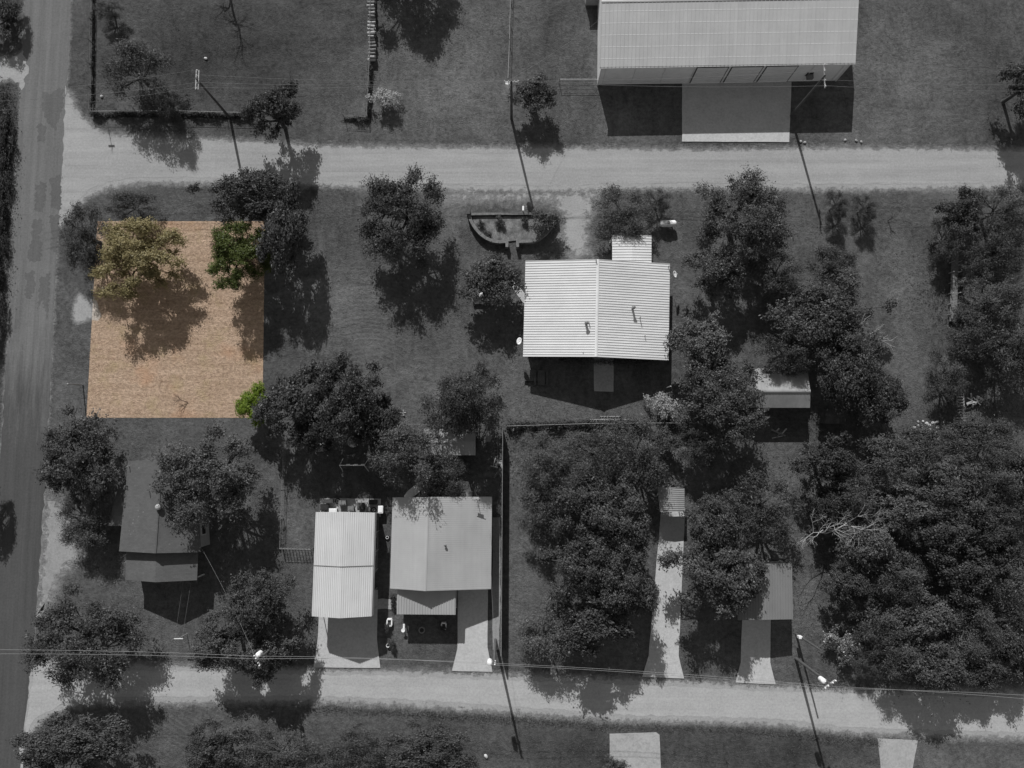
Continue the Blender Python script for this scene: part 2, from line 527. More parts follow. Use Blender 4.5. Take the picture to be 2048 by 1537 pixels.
def tone_at(pts):
    t = np.full(len(pts), .5)
    t -= .2 * blob(pts, 450, 90, 300, 160)        # lush dark field in the north-west
    for a_, x, y, rx, ry in ((.2, 900, 160, 120, 130), (.18, 1240, 235, 70, 50), (.2, 690, 590, 80, 50), (.12, 720, 680, 90, 80), (.16, 960, 790, 130, 60), (.2, 905, 430, 40, 60),
            (.12, 1130, 830, 150, 25), (.10, 1800, 620, 70, 200), (-.16, 1280, 1500, 420, 40), (-.14, 1640, 1510, 120, 50), (.12, 400, 1470, 120, 45), (.16, 1900, 1520, 140, 40),
            (-.2, 0, 330, 26, 260), (-.1, 760, 1000, 160, 120), (.18, 1040, 1190, 35, 120), (.2, 1800, 150, 70, 130), (-.1, 2000, 110, 60, 120), (.1, 1770, 260, 60, 40), (.12, 1610, 1200, 30, 70),
            (.14, 600, 1060, 30, 60), (-.08, 1110, 60, 50, 70), (.12, 770, 120, 40, 120), (.1, 340, 1190, 90, 50), (-.08, 640, 420, 40, 60), (.16, 1375, 960, 40, 60)):
        t += a_ * blob(pts, x, y, rx, ry)
    return t

# ------------------------------------------------------------------ ground
def build_ground():
    x0, x1, y0, y1, st = -78., 78., -54., 66., .5
    xs = np.arange(x0, x1 + .01, st); ys = np.arange(y0, y1 + .01, st)
    X, Y = np.meshgrid(xs, ys)
    P = np.stack([X.ravel(), Y.ravel()], 1)
    nx, ny = len(xs), len(ys)
    I = np.arange(nx * ny).reshape(ny, nx)
    q = np.stack([I[:-1, :-1], I[:-1, 1:], I[1:, 1:], I[1:, :-1]], -1).reshape(-1, 4)
    B = 1200.
    co = np.concatenate([np.c_[P, np.zeros(len(P))], np.array([[-B, -B, 0], [B, -B, 0], [B, B, 0], [-B, B, 0]])])
    k = len(P)
    c = [I[0, 0], I[0, -1], I[-1, -1], I[-1, 0]]
    ring = [tuple([k, k + 1] + list(I[0, ::-1])), tuple([k + 1, k + 2] + list(I[::-1, -1])), tuple([k + 2, k + 3] + list(I[-1, :])), tuple([k + 3, k] + list(I[:, 0]))]
    me = bpy.data.meshes.new('ground')
    me.from_pydata(co.tolist(), [], q.tolist() + ring)
    me.materials.append(M['ground'])
    d = np.r_[dirt_at(P), np.zeros(4)]; t = np.r_[tone_at(P), np.full(4, .5)]
    A_ = np.r_[np.clip(blob(P, 735, 650, 90, 110) + blob(P, 360, 1465, 110, 60), 0, 1), np.zeros(4)]
    for nme, arr in (('dirt', d), ('tone', t), ('arc', A_)):
        a = me.attributes.new(nme, 'FLOAT', 'POINT')
        a.data.foreach_set('value', arr.astype(np.float32))
    o = bpy.data.objects.new('ground', me)
    COL.objects.link(o)
    tag(o, 'dry mown grass ground with bare dirt edges', kind='structure')
build_ground()

def build_lot():
    a, b_, c, d = [np.array(p) for p in wpoly(LOT)]
    n = 60
    U, V = np.meshgrid(np.linspace(0, 1, n), np.linspace(0, 1, n))
    U, V = U.ravel()[:, None], V.ravel()[:, None]
    P = (a * (1 - U) + b_ * U) * (1 - V) + (d * (1 - U) + c * U) * V
    I = np.arange(n * n).reshape(n, n)
    q = np.stack([I[:-1, :-1], I[1:, :-1], I[1:, 1:], I[:-1, 1:]], -1).reshape(-1, 4)
    me = bpy.data.meshes.new('lot_soil')
    me.from_pydata(np.c_[P, np.full(n * n, .012)].tolist(), [], q.tolist())
    me.materials.append(M['lot'])
    at_ = me.attributes.new('dirt', 'FLOAT', 'POINT')
    at_.data.foreach_set('value', soft(P, wpoly(PALE), 1.0).astype(np.float32))
    o = bpy.data.objects.new('lot_soil', me)
    COL.objects.link(o)
    tag(o, 'vacant lot of dry orange-tan soil, the only ground in colour', kind='structure')
build_lot()

road = sheet('asphalt_road', ASPHALT, .004, 'asphalt', .12, .6, 3, label='worn asphalt road with dark patches running down the left side', kind='structure')
PATCHES = [[(84, 185), (105, 190), (112, 178), (127, 178), (126, 219), (110, 263), (98, 250), (88, 232)],
           [(73, 251), (84, 247), (92, 256), (91, 287), (77, 284)],
           [(72, 372), (84, 362), (93, 366), (87, 424), (70, 420)],
           [(99, 362), (112, 352), (123, 349), (121, 420), (103, 417)],
           [(67, 441), (84, 438), (86, 455), (76, 470), (84, 490), (82, 523), (55, 523), (62, 480)],
           [(97, 434), (120, 430), (113, 509), (101, 500), (104, 470)],
           [(51, 547), (68, 540), (69, 575), (62, 600), (50, 592)],
           [(78, 560), (100, 545), (96, 640), (84, 600), (76, 620)],
           ]
for i, p in enumerate(PATCHES):
    o = sheet('road_patch', p, .008, 'asphalt_patch', .2, .22, 20 + i, 0)
    o.parent = road
o = sheet('road_patch', [(18, 1455), (36, 1440), (40, 1470), (30, 1500), (22, 1480)], .008, 'asphalt_dark', .1, .4, 42, 1); o.parent = road
sheet('dirt_road', DIRT_N, .012, 'dirt_road', .12, .5, 4, inset=.85, label='pale dirt road crossing the upper third of the view', kind='structure')
sheet('dirt_road', DIRT_S, .012, 'dirt_road_s', .12, .5, 5, inset=.85, label='pale dirt road crossing the bottom of the view', kind='structure')
sheet('dirt_track', DIRT_W, .0125, 'dirt_road', .25, .4, 6, inset=.2, label='dirt turn-off on the left side of the asphalt road', kind='structure')
sheet('gravel_pull_off', PULL, .010, 'pale_soil', .3, .35, 8, 1, inset=.7, label='gravel pull-off between the asphalt road and the shingled house', kind='structure')
for k, m_, lb in (('apron', 'concrete', 'concrete apron in front of the metal warehouse'), ('carport', 'concrete', 'concrete driveway of the white carport'),
              ('house', 'concrete', 'concrete driveway right of the carport, beside the front porch'), ('long', 'concrete', 'long narrow concrete driveway shaded by trees'),
              ('right', 'concrete', 'concrete driveway of the flat grey roofed building at lower right'), ('south', 'concrete_old', 'worn concrete slab at the bottom edge, centre right'),
              ('southeast', 'concrete_old', 'concrete slab at the bottom edge near the right corner'), ('pad', 'concrete_old', 'small concrete patio slab behind the white metal roof house')):
    sheet('driveway' if k != 'pad' else 'patio', DRIVES[k], .07, m_, .015, .8, 9, thick=.07, label=lb, kind='structure')
sheet('path', [(1020, 566), (1027, 560), (1036, 572), (1060, 600), (1060, 618), (1040, 600)], .05, 'concrete', .02, .6, 10, 1, thick=.05, label='curved concrete path beside the white metal roof house', kind='structure')
sheet('path', [(744, 1204), (760, 1197), (775, 1198), (800, 1204), (800, 1223), (775, 1218), (760, 1217), (744, 1222)], .05, 'concrete_old', .02, .6, 10, 1, thick=.05, label='concrete path between carport and grey roofed house', kind='structure')
sheet('path', [(858, 935), (868, 938), (864, 955), (835, 990), (812, 1000), (806, 990), (840, 962)], .05, 'concrete', .03, .6, 11, 1, thick=.05, label='diagonal concrete path from the backyard shed to the grey roofed house', kind='structure')
sheet('path', [(1000, 1035), (1001, 1180), (998, 1300), (985, 1300), (985, 1036)], .02, 'pale_soil', .05, .6, 11, label='narrow soil strip between grey roofed house and fence', kind='structure')

# ------------------------------------------------------------------ buildings
def lerp2(A0, A1, R0, R1, u, v):
    return A0.lerp(A1, u).lerp(R0.lerp(R1, u), v)

def strip_panel(parent, name, mat, A0, A1, R0, R1, u0, u1, v0, v1, th, rib, along):
    """one roofing sheet with a raised rib on its first edge"""
    up = Vector((0, 0, 1))
    m = MB()
    P = lambda u, v: lerp2(A0, A1, R0, R1, u, v)
    q = [P(u0, v0), P(u1, v0), P(u1, v1), P(u0, v1)]
    m.hexa([p - up * th for p in q], q)
    if along == 'slope':
        w = (u1 - u0) * .16
        r = [P(u0 + w * .1, v0), P(u0 + w, v0), P(u0 + w, v1), P(u0 + w * .1, v1)]
    else:
        w = (v1 - v0) * .16
        r = [P(u0, v0 + w * .1), P(u1, v0 + w * .1), P(u1, v0 + w), P(u0, v0 + w)]
    m.hexa([p + up * .002 for p in r], [p + up * rib for p in r])
    return m.build(name, mat, parent)

def slope(root, A0, A1, R0, R1, n, mat, along='slope', pieces=True, rib=.05, th=.05, name='roof', rows=1):
    """one roof slope; sheets as parts when the photo shows them, else one mesh with its ribs in a second mesh"""
    up = Vector((0, 0, 1))
    base = MB()
    q = [A0, A1, R1, R0]
    base.hexa([p - up * (th + .07) for p in q], [p - up * (th + .003) for p in q])
    ro = base.build(name, mat, root)
    if pieces:
        for r in range(rows):
            for k in range(n):
                if along == 'slope': a = (k / n, (k + 1) / n, r / rows, (r + 1) / rows)
                else: a = (r / rows, (r + 1) / rows, k / n, (k + 1) / n)
                strip_panel(ro, 'roof_panel', mat, A0, A1, R0, R1, a[0], a[1], a[2], a[3], th, rib, along)
    else:
        m = MB(); m.hexa([p - up * th for p in q], q)
        m.build('roof_sheet', mat, ro)
        if n:
            P = lambda u, v: lerp2(A0, A1, R0, R1, u, v)
            m = MB()
            for k in range(n):
                if along == 'slope':
                    u = (k + .4) / n; w = .22 / n
                    r = [P(u, 0), P(u + w, 0), P(u + w, 1), P(u, 1)]
                else:
                    u = (k + .4) / n; w = .22 / n
                    r = [P(0, u), P(1, u), P(1, u + w), P(0, u + w)]
                m.hexa([p + up * .002 for p in r], [p + up * rib for p in r])
            tag(m.build('roof_ribs', mat, ro), kind='stuff')
    return ro

def wall_box(root, corners, tops, mat, inset=.35, name='wall'):
    """corners: eave plan corners in order; each wall its own part"""
    c = sum((Vector(p) for p in corners), Vector()) / len(corners)
    pl = []
    for p in corners:
        d = Vector((c.x - p.x, c.y - p.y, 0))
        pl.append(Vector((p.x + math.copysign(inset, d.x), p.y + math.copysign(inset, d.y), 0)))
    n = len(pl)
    ins = []
    cc = sum(pl, Vector()) / n
    for p in pl:
        d = cc - p
        ins.append(p + Vector((math.copysign(.14, d.x), math.copysign(.14, d.y), 0)))
    for i in range(n):
        j = (i + 1) % n
        a, b_, ai, bi = pl[i], pl[j], ins[i], ins[j]
        zt = tops[i] if not isinstance(tops[i], tuple) else tops[i]
        m = MB()
        if isinstance(zt, tuple):      # gable end: za, zmid, zb
            mid = a.lerp(b_, zt[3] if len(zt) > 3 else .5); mi = ai.lerp(bi, zt[3] if len(zt) > 3 else .5)
            U = lambda p, z: Vector((p.x, p.y, z))
            m.face([a, b_, U(b_, zt[2]), U(mid, zt[1]), U(a, zt[0])])
            m.face([bi, ai, U(ai, zt[0]), U(mi, zt[1]), U(bi, zt[2])])
        else:
            U = lambda p, z: Vector((p.x, p.y, z))
            m.hexa([a, b_, bi, ai], [U(a, zt), U(b_, zt), U(bi, zt), U(ai, zt)])
        m.build(name, mat, root)
    return pl

def wall_window(root, a, b_, t, z, wd, ht, frame='trim', glass='glass', name='window'):
    """framed window (or door) standing proud of the outer wall line a-b"""
    d = (b_ - a).normalized(); nrm = Vector((d.y, -d.x, 0))
    p = a.lerp(b_, t) + Vector((0, 0, z)) + nrm * .02
    rz = math.atan2(d.y, d.x)
    m = MB(); m.box(p, (wd, .06, ht), rz)
    f = m.build(name, frame, root)
    m = MB(); m.box(p + nrm * .035, (wd - .18, .02, ht - .18), rz)
    m.build('pane' if name == 'window' else 'door_leaf', glass, f)
    return f

def gable(name, label, A0, A1, B0, B1, R0, R1, mat, wall, n=0, along='slope', pieces=False, rib=.05, inset=.4, rows=1, nB=None, ridge_cap='trim', group=None):
    """A0->A1 one eave, B0->B1 the other, R0->R1 the ridge (each a world point)"""
    c = (A0 + A1 + B0 + B1) / 4
    root = empty(name, (c.x, c.y, 0), label, 'shed' if 'shed' in name else ('warehouse' if 'ware' in name else ('carport' if 'carport' in name else 'house')), group)
    slope(root, A0, A1, R0, R1, n, mat, along, pieces, rib, rows=rows)
    slope(root, B0, B1, R0, R1, nB or n, mat, along, pieces and name != 'metal_warehouse', rib, rows=rows)
    if ridge_cap:
        m = MB(); up = Vector((0, 0, 1))
        for e in (A0.lerp(A1, .5), B0.lerp(B1, .5)):
            d = (e - R0.lerp(R1, .5)); d = Vector((d.x, d.y, 0)).normalized() * .16
            s_ = [R0 + up * (rib + .03), R1 + up * (rib + .03), R1 + d + up * (rib - .005), R0 + d + up * (rib - .005)]
            m.hexa([p - up * .02 for p in s_], s_)
        m.build('ridge_cap', mat, root)
    pl = None
    if wall:
        zA, zB, zR = min(A0.z, A1.z) - .14, min(B0.z, B1.z) - .14, min(R0.z, R1.z) - .16
        tA = .5
        d0 = (R0 - A0).to_2d().length; tot = (B0 - A0).to_2d().length
        tf = max(.1, min(.9, (d0 - inset) / (tot - 2 * inset)))
        pl = wall_box(root, [A0, A1, B1, B0], [zA, (zA, zR, zB, tf), zB, (zB, zR, zA, 1 - tf)], wall, inset)
    return root, pl

# --- metal warehouse, top right
zE, zR = 4.35, 5.6
A0, A1 = at(1199.5, 135, zE), at(1711, 126.5, zE)
R0, R1 = at(1203, 3, zR), at(1718, -5, zR)
B0, B1 = R0 * 2 - A0, R1 * 2 - A1
B0.z = B1.z = zE
wh, pl = gable('metal_warehouse', 'large metal warehouse with galvanised roof at the top right', A0, A1, B0, B1, R0, R1, 'roof_galv', 'wall_white', 66, 'slope', True, .035, .25, ridge_cap='trim')
for v in (.12, .3, .48, .66, .84):
    m = MB(); up = Vector((0, 0, .004)); q = [lerp2(A0, A1, R0, R1, 0, v) + up, lerp2(A0, A1, R0, R1, 1, v) + up, lerp2(A0, A1, R0, R1, 1, v + .012) + up, lerp2(A0, A1, R0, R1, 0, v + .012) + up]
    m.hexa(q, [p + Vector((0, 0, .006)) for p in q]); m.build('screw_line', 'trim_soft', wh)
fa, fb = pl[0], pl[1]
for t0, t1 in ((.385, .515), (.525, .655), (.665, .795)):
    d = (fb - fa).normalized(); nrm = Vector((d.y, -d.x, 0)); rz = math.atan2(d.y, d.x); L = (fb - fa).length
    p = fa.lerp(fb, (t0 + t1) / 2) + nrm * .03; wd = (t1 - t0) * L
    m = MB(); m.box(p + Vector((0, 0, 1.8)), (wd, .06, 3.6), rz)
    f = m.build('garage_door', 'dark_trim', wh)
    for k in range(5):
        m = MB(); m.box(p + nrm * .04 + Vector((0, 0, .37 + k * .7)), (wd - .24, .04, .68), rz); m.build('door_panel', 'door', f)
wall_window(wh, fa, fb, .865, 1.7, 1.0, .9)
m = MB(); d = (fb - fa).normalized(); m.box(fa.lerp(fb, .868) + Vector((d.y, -d.x, 0)) * .35 + Vector((0, 0, 1.55)), (.7, .5, .45), math.atan2(d.y, d.x)); m.build('air_conditioner', 'grey_plastic', wh)
for t in (0.001, .999):
    m = MB(); m.box(fa.lerp(fb, t) + Vector((0, -.04, 2.1)), (.12, .1, 4.2)); m.build('corner_trim', 'trim', wh)
m = MB(); m.tube([A0 + Vector((0, -.06, -.1)), A1 + Vector((0, -.06, -.1))], .07, 6); m.build('gutter', 'trim', wh)
for t in np.linspace(.02, .98, 9):
    m = MB(); p = fa.lerp(fb, t) + Vector((0, -.05, 0)); m.tube([p + Vector((0, 0, .05)), p + Vector((0, 0, 4.1))], .035, 5); m.build('downpipe', 'trim', wh)

# --- white metal roof house, centre
zA, zB, zR = 2.8, 2.35, 4.1
h1, pl1 = gable('white_roof_house', 'house with bright white metal roof of horizontal sheets in the centre', at(1051, 522, zA), at(1046, 713.5, zA), at(1340, 528, zB), at(1337, 721, zB), at(1196, 519, zR), at(1192, 714, zR), 'roof_white', 'wall_grey', 38, 'slope', True, .045, .55)
def pipe(root, px, py, z, h, r, mat='grey_plastic', cap=True, name='vent_pipe'):
    p = at(px, py, z)
    m = MB(); m.tube([p - Vector((0, 0, .15)), p + Vector((0, 0, h))], r, 8)
    o = m.build(name, mat, root)
    if cap:
        m = MB(); m.lathe(p + Vector((0, 0, h + .01)), [(r * 1.7, 0), (r * 1.7, .06), (r * .4, .16)], 10); m.build('cap', mat, o)
pipe(h1, 1265, 618, 3.3, .8, .13); pipe(h1, 1280, 636, 3.2, .55, .05, cap=False); pipe(h1, 1172, 648, 3.95, .65, .14); pipe(h1, 1178, 647, 4.0, .4, .05, cap=False)
pipe(h1, 1290, 672, 3.1, .25, .04, cap=False); pipe(h1, 1192, 522, 4.05, .45, .05, cap=False); pipe(h1, 1337, 534, 2.4, .4, .05, cap=False); pipe(h1, 1166, 706, 3.8, .2, .04, cap=False)
for t, z in ((.25, 1.4), (.7, 1.4)):
    wall_window(h1, pl1[1], pl1[2], t, z, 1.3, 1.1)
wall_window(h1, pl1[1], pl1[2], .48, 1.05, 1.0, 2.1, 'trim', 'door', 'door')
# porch of the same house
c0 = at(1264, 500, 0)
P_A0, P_A1 = at(1224.5, 471, 2.15), at(1224.5, 531, 2.15)
P_B0, P_B1 = at(1303, 472, 2.15), at(1303, 531, 2.15)
P_R0, P_R1 = at(1264.5, 470, 2.45), at(1264.5, 531, 2.45)
slope(h1, P_A0, P_A1, P_R0, P_R1, 11, 'roof_white', 'slope', True, .045, name='porch_roof')
slope(h1, P_B0, P_B1, P_R0, P_R1, 11, 'roof_white', 'slope', True, .045, name='porch_roof')
for p in (P_A0, P_B0, P_A0.lerp(P_B0, .5)):
    m = MB(); q = Vector((p.x * .99 + c0.x * .01, p.y - .25, 0)); m.box(q + Vector((0, 0, 1.0)), (.12, .12, 2.0)); m.build('porch_post', 'trim', h1)
m = MB(); p = at(1333, 776); m.box(p + Vector((0, 0, 1.1)), (.12, .12, 2.2)); m.build('post', 'wood_pale', h1)

# --- white ribbed carport, bottom left of centre
zE, zR = 3.45, 4.25
cp, plc = gable('ribbed_carport', 'long white ribbed metal carport beside the grey roofed house', at(631.5, 1025, zE), at(623.5, 1233, zE), at(750, 1026, zE), at(743.5, 1233, zE), at(685, 1024.5, zR), at(679, 1237, zR), 'roof_carport', None, 15, 'ridge', False, .05, .3, ridge_cap=None)
a0, a1, b1, b0 = at(631.5, 1025, zE), at(623.5, 1233, zE), at(743.5, 1233, zE), at(750, 1026, zE)
for (e0, e1, sx) in ((a0, a1, 1), (b0, b1, -1)):
    up = Vector((0, 0, 1)); m = MB()
    q = [e0 - up * .03, e1 - up * .03, e1 - up * .5 - Vector((sx * .1, 0, 0)), e0 - up * .5 - Vector((sx * .1, 0, 0))]
    m.hexa(q, [p + Vector((sx * .03, 0, .0)) for p in q]); m.build('eave_flashing', 'roof_carport', cp)
    for t in np.linspace(.02, .98, 6):
        m = MB(); p = e0.lerp(e1, t) + Vector((sx * .15, 0, 0)); m.tube([Vector((p.x, p.y, 0)), p - up * .1], .05, 6); m.build('post', 'steel', cp)
for e0, e1, t0, t1, mt in ((b0, b1, .02, .62, 'wall_dark'), (a0, a1, .05, .5, 'wall_dark')):
    sx = -1 if e0 is b0 else 1
    m = MB(); p, q = e0.lerp(e1, t0) + Vector((sx * .22, 0, 0)), e0.lerp(e1, t1) + Vector((sx * .22, 0, 0))
    c = (p + q) / 2; m.box((c.x, c.y, 1.5), (.08, abs(p.y - q.y), 3.0), math.atan2(q.y - p.y, q.x - p.x) + math.pi / 2); m.build('side_wall', mt, cp)
    for k in range(3):
        r = p.lerp(q, .2 + .3 * k); m = MB(); m.box((r.x - sx * .07, r.y, 1.7), (.05, 1.5, 1.1), 0); f = m.build('window', 'wood', cp); m = MB(); m.box((r.x - sx * .1, r.y, 1.7), (.03, 1.25, .85)); m.build('pane', 'glass', f)
m = MB(); pa, pb = lerp2(a0, a1, at(685, 1024.5, zR), at(679, 1237, zR), .512, 0), at(682, 1131, zR); pc = lerp2(b0, b1, at(685, 1024.5, zR), at(679, 1237, zR), .512, 0)
zr = Vector((0, 0, .06)); m.tube([pa + zr, Vector((pb.x, (pa.y + pc.y) / 2, zR + .06)), pc + zr], .035, 4); m.build('seam', 'grey_plastic', cp)

# --- grey roofed house with porch
zL, zRt, zR = 3.2, 2.5, 4.3
h3, pl3 = gable('grey_roof_house', 'house with smooth grey metal roof and front porch, right of the white carport', at(785, 995.5, zL), at(780, 1177.5, zL), at(984, 994, zRt), at(982, 1178.5, zRt), at(856, 994.5, zR), at(850, 1182.5, zR), 'roof_grey', 'wall_white', 44, 'slope', False, .01, .4, nB=44)
Q0, Q1, Q2, Q3 = at(795, 1172, 2.95), at(911, 1172, 2.95), at(911, 1230, 2.7), at(793.5, 1229, 2.7)
slope(h3, Q3, Q2, Q0, Q1, 22, 'roof_porch', 'slope', False, .05, name='porch_roof')
for t in (.03, .35, .66, .97):
    p = Q3.lerp(Q2, t) + Vector((0, .25, 0)); m = MB(); m.box((p.x, p.y, 1.3), (.13, .13, 2.6)); m.build('porch_post', 'trim', h3)
m = MB(); c = (Q0 + Q1 + Q2 + Q3) / 4; m.box((c.x, c.y, .12), (6.4, 2.9, .24)); m.build('porch_floor', 'concrete_old', h3)
wall_window(h3, pl3[1], pl3[2], .15, 1.5, 1.2, 1.1); wall_window(h3, pl3[1], pl3[2], .33, 1.05, 1.0, 2.1, 'trim', 'door', 'door'); wall_window(h3, pl3[1], pl3[2], .52, 1.5, 1.2, 1.1)
for t in (.2, .5, .8): wall_window(h3, pl3[2], pl3[3], t, 1.4, 1.2, 1.0)
pipe(h3, 891, 1090, 3.75, .3, .09)
m = MB(); p = at(938, 989, 2.6); m.box((p.x, p.y, 1.3), (.7, .5, 2.6)); m.build('chimney', 'brickwall', h3)
m = MB(); p = at(956, 992); m.tube([p, p + Vector((0, 0, 4.4))], .035, 5); mm = m.build('antenna_mast', 'steel', h3)
m = MB(); m.box(p + Vector((0, 0, 4.35)), (.9, .05, .05)); m.box(p + Vector((0, 0, 4.2)), (.6, .35, .04)); m.build('antenna', 'steel', mm)

# --- dark shingled house, lower left
zE, zR = 3.3, 4.7
root4, pl4 = gable('shingled_house', 'house with dark shingle roof near the asphalt road, half under trees', at(256, 922, zE), at(238, 1103, zE), at(392, 921, zE), at(401, 1105, zE), at(322, 921, zR), at(309.5, 1107, zR), 'shingle', 'wall_grey', 0, 'slope', False, .01, .4, ridge_cap=True)
# left wing continues the west slope
W0, W1, W2, W3 = at(257, 971, 3.2), at(252, 1053, 3.2), at(215.5, 1051.5, 2.6), at(237, 971.5, 2.6)
m = MB(); up = Vector((0, 0, 1)); q = [W3, W2, W1, W0]; m.hexa([p - up * .1 for p in q], q); m.build('wing_roof', 'shingle', root4)
m = MB(); c = (W0 + W1 + W2 + W3) / 4; m.box((c.x + .2, c.y, 1.2), (1.6, 3.9, 2.4)); m.build('wing_wall', 'wall_grey', root4)
zE, zR = 2.62, 3.85
for (e0, e1) in ((at(253, 1088, zE), at(250.5, 1160, zE)), (at(397, 1090, zE), at(394, 1161, zE))):
    slope(root4, e0, e1, at(312, 1090, zR), at(310.5, 1165, zR), 0, 'shingle', pieces=False, name='porch_roof')
for x in (258, 311, 389):
    p = at(x, 1157, 2.4); m = MB(); m.box((p.x, p.y, 1.2), (.14, .14, 2.4)); m.build('porch_post', 'trim', root4)
pc = at(322, 1130); m = MB(); pw0, pw1 = at(262, 1128, 1.3), at(386, 1128, 1.3); m.box(((pw0.x + pw1.x) / 2, pw0.y + .4, 1.25), (pw1.x - pw0.x, .12, 2.4)); m.build('wall', 'wall_grey', root4)
m = MB(); p = at(320, 1014, 4.55); m.lathe(p, [(.16, -.2), (.16, .18), (.3, .22), (.34, .42), (.26, .58), (.08, .64)], 14); m.build('turbine_vent', 'steel', root4, smooth=True)
pipe(root4, 297, 980, 4.5, .5, .05, 'grey_plastic', False); pipe(root4, 259, 933, 3.4, .5, .05, 'steel', False)
for t in (.2, .7): wall_window(root4, pl4[2], pl4[3], t, 1.5, 1.2, 1.1)

# --- small sheds and lean-tos
zA, zB = 2.1, 2.35
sh, _ = gable('garden_shed', 'small metal roofed shed in the backyard, half under a dark tree', at(848.5, 911, zA), at(951, 911, zA), at(848.5, 858, zA), at(951, 858, zA), at(848.5, 884, zB), at(951, 884, zB), 'rust_roof', 'wall_dark', 16, 'slope', False, .03, .15)
sh2, pls = gable('barn_shed', 'tree-shaded shed with a two-slope pale metal roof, right of centre', at(1508, 816, 2.7), at(1620, 816, 2.7), at(1506, 737, 2.7), at(1614.5, 737, 2.7), at(1508, 782, 3.5), at(1621, 782, 3.5), 'rust_roof', 'wall_grey', 18, 'slope', False, .02, .2)
sh3, _ = gable('wooden_shed', 'low dark wooden shed under the trees below the two-slope shed', at(1650, 848, 1.9), at(1702, 848, 1.9), at(1655, 818, 1.9), at(1700, 818, 1.9), at(1652, 832, 2.2), at(1702, 832, 2.2), 'wood_dark', 'wood_dark', 8, 'slope', False, .03, .12)
gr, plg = gable('flat_grey_shed', 'outbuilding with flat mid grey metal roof at the lower right', at(1478, 1130, 3.4), at(1476, 1241, 3.4), at(1584, 1127, 3.35), at(1586, 1239, 3.35), at(1532, 1128, 3.6), at(1532, 1240, 3.6), 'roof_mid', 'wall_grey', 10, 'ridge', False, .04, .3, ridge_cap=None)
wall_window(gr, plg[1], plg[2], .3, 1.15, 2.6, 2.2, 'trim', 'door', 'garage_door')
lean, _ = gable('small_carport', 'narrow corrugated metal carport at the head of the long driveway', at(1315, 975, 2.5), at(1320, 1024, 2.5), at(1369, 977, 2.5), at(1369, 1024, 2.5), at(1342, 975, 2.62), at(1344, 1024, 2.62), 'rust_roof', None, 12, 'slope', True, .05, .2, ridge_cap=None)
for x, y in ((1318, 977), (1322, 1022), (1366, 979), (1366, 1022)):
    p = at(x, y, 2.4); m = MB(); m.tube([(p.x, p.y, 0), (p.x, p.y, 2.4)], .05, 6); m.build('post', 'steel', lean)
nb = empty('neighbour_shed', at(1186, -6), 'corner of a small shed at the top edge, left of the warehouse', 'shed')
m = MB(); p = at(1183, -10); m.box((p.x, p.y, 1.0), (1.6, 2.8, 2.0)); m.build('wall', 'wall_grey', nb)
m = MB(); m.box((p.x, p.y, 2.06), (1.9, 3.1, .1)); m.build('roof', 'roof_galv', nb)

# ------------------------------------------------------------------ utility poles and wires
TOPS = {}
def utility_pole(key, px, py, h, label, arm=1.9, arm_dir=math.pi / 2, transformer=None, twin=False):
    b = at(px, py)
    r = empty('utility_pole', b, label, 'utility pole', 'utility poles')
    m = MB(); m.tube([b, b + Vector((0, 0, h))], [.17, .11], 10); m.build('pole', 'pole_wood', r)
    d = Vector((math.cos(arm_dir), math.sin(arm_dir), 0)); pts = []
    offs = (0.0,) if not twin else (-.14, .14)
    if arm:
        for of in offs:
            m = MB(); nn = Vector((-d.y, d.x, 0)) * of
            m.box(b + nn + Vector((0, 0, h - .35)), (arm, .1, .12), arm_dir); m.build('crossarm', 'wood_pale', r)
        for t in (-.46, -.2, .2, .46):
            p = b + d * arm * t + Vector((0, 0, h - .29))
            m = MB(); m.lathe(p, [(.03, 0), (.07, .08), (.05, .12), (.07, .17), (.03, .22)], 8); m.build('insulator', 'white_paint', r)
            pts.append(p + Vector((0, 0, .22)))
    else:
        for z in (0, -.5, -1.2):
            p = b + Vector((.14, 0, h + z - .05)); m = MB(); m.lathe(p, [(.05, 0), (.08, .1), (.04, .2)], 8); m.build('insulator', 'white_paint', r); pts.append(p + Vector((0, 0, .2)))
    if transformer:
        tx, ty = transformer
        p = b + Vector((tx, ty, h - 1.5))
        m = MB(); m.lathe(p, [(.24, 0), (.27, .04), (.27, .75), (.22, .84), (.08, .88)], 14); t = m.build('transformer', 'white_paint', r, smooth=False)
        m = MB(); m.lathe(p + Vector((.1, 0, .86)), [(.03, 0), (.05, .1), (.03, .2)], 8); m.build('bushing', 'white_paint', t)
        m = MB(); m.box(b + Vector((tx / 2, ty / 2, h - 1.1)), (abs(tx) + .05, abs(ty) + .05, .08)); m.build('bracket', 'steel', r)
    TOPS[key] = (b, pts, h)
utility_pole('A', 460, 236, 9.1, 'utility pole with twin crossarms by the upper dirt road, near the top left corner', 2.2, math.pi / 2, None, True)
utility_pole('B', 1023, 238, 8.9, 'utility pole with a white transformer by the upper dirt road, top centre', 1.6, 0, (-.42, .05))
utility_pole('C', 1582, 232, 9.4, 'utility pole with one long white crossarm in front of the warehouse', 2.7, math.pi / 2)
utility_pole('D', 1591.5, 1317, 8.8, 'utility pole with white transformer and insulators at the lower right', 1.4, .6, (-.45, .15))
utility_pole('E', 568, 1276, 8.6, 'utility pole with a white transformer rising through the tree at the lower left', 1.2, -math.pi / 3, (-.1, .4))
utility_pole('F', 991, 1280, 8.9, 'utility pole with a white transformer at the bottom of the dark fence', 0, 0, (-.42, -.1))
utility_pole('G', -45, 268, 9.0, 'utility pole standing past the left edge beside the asphalt road', 2.2, 0.0)
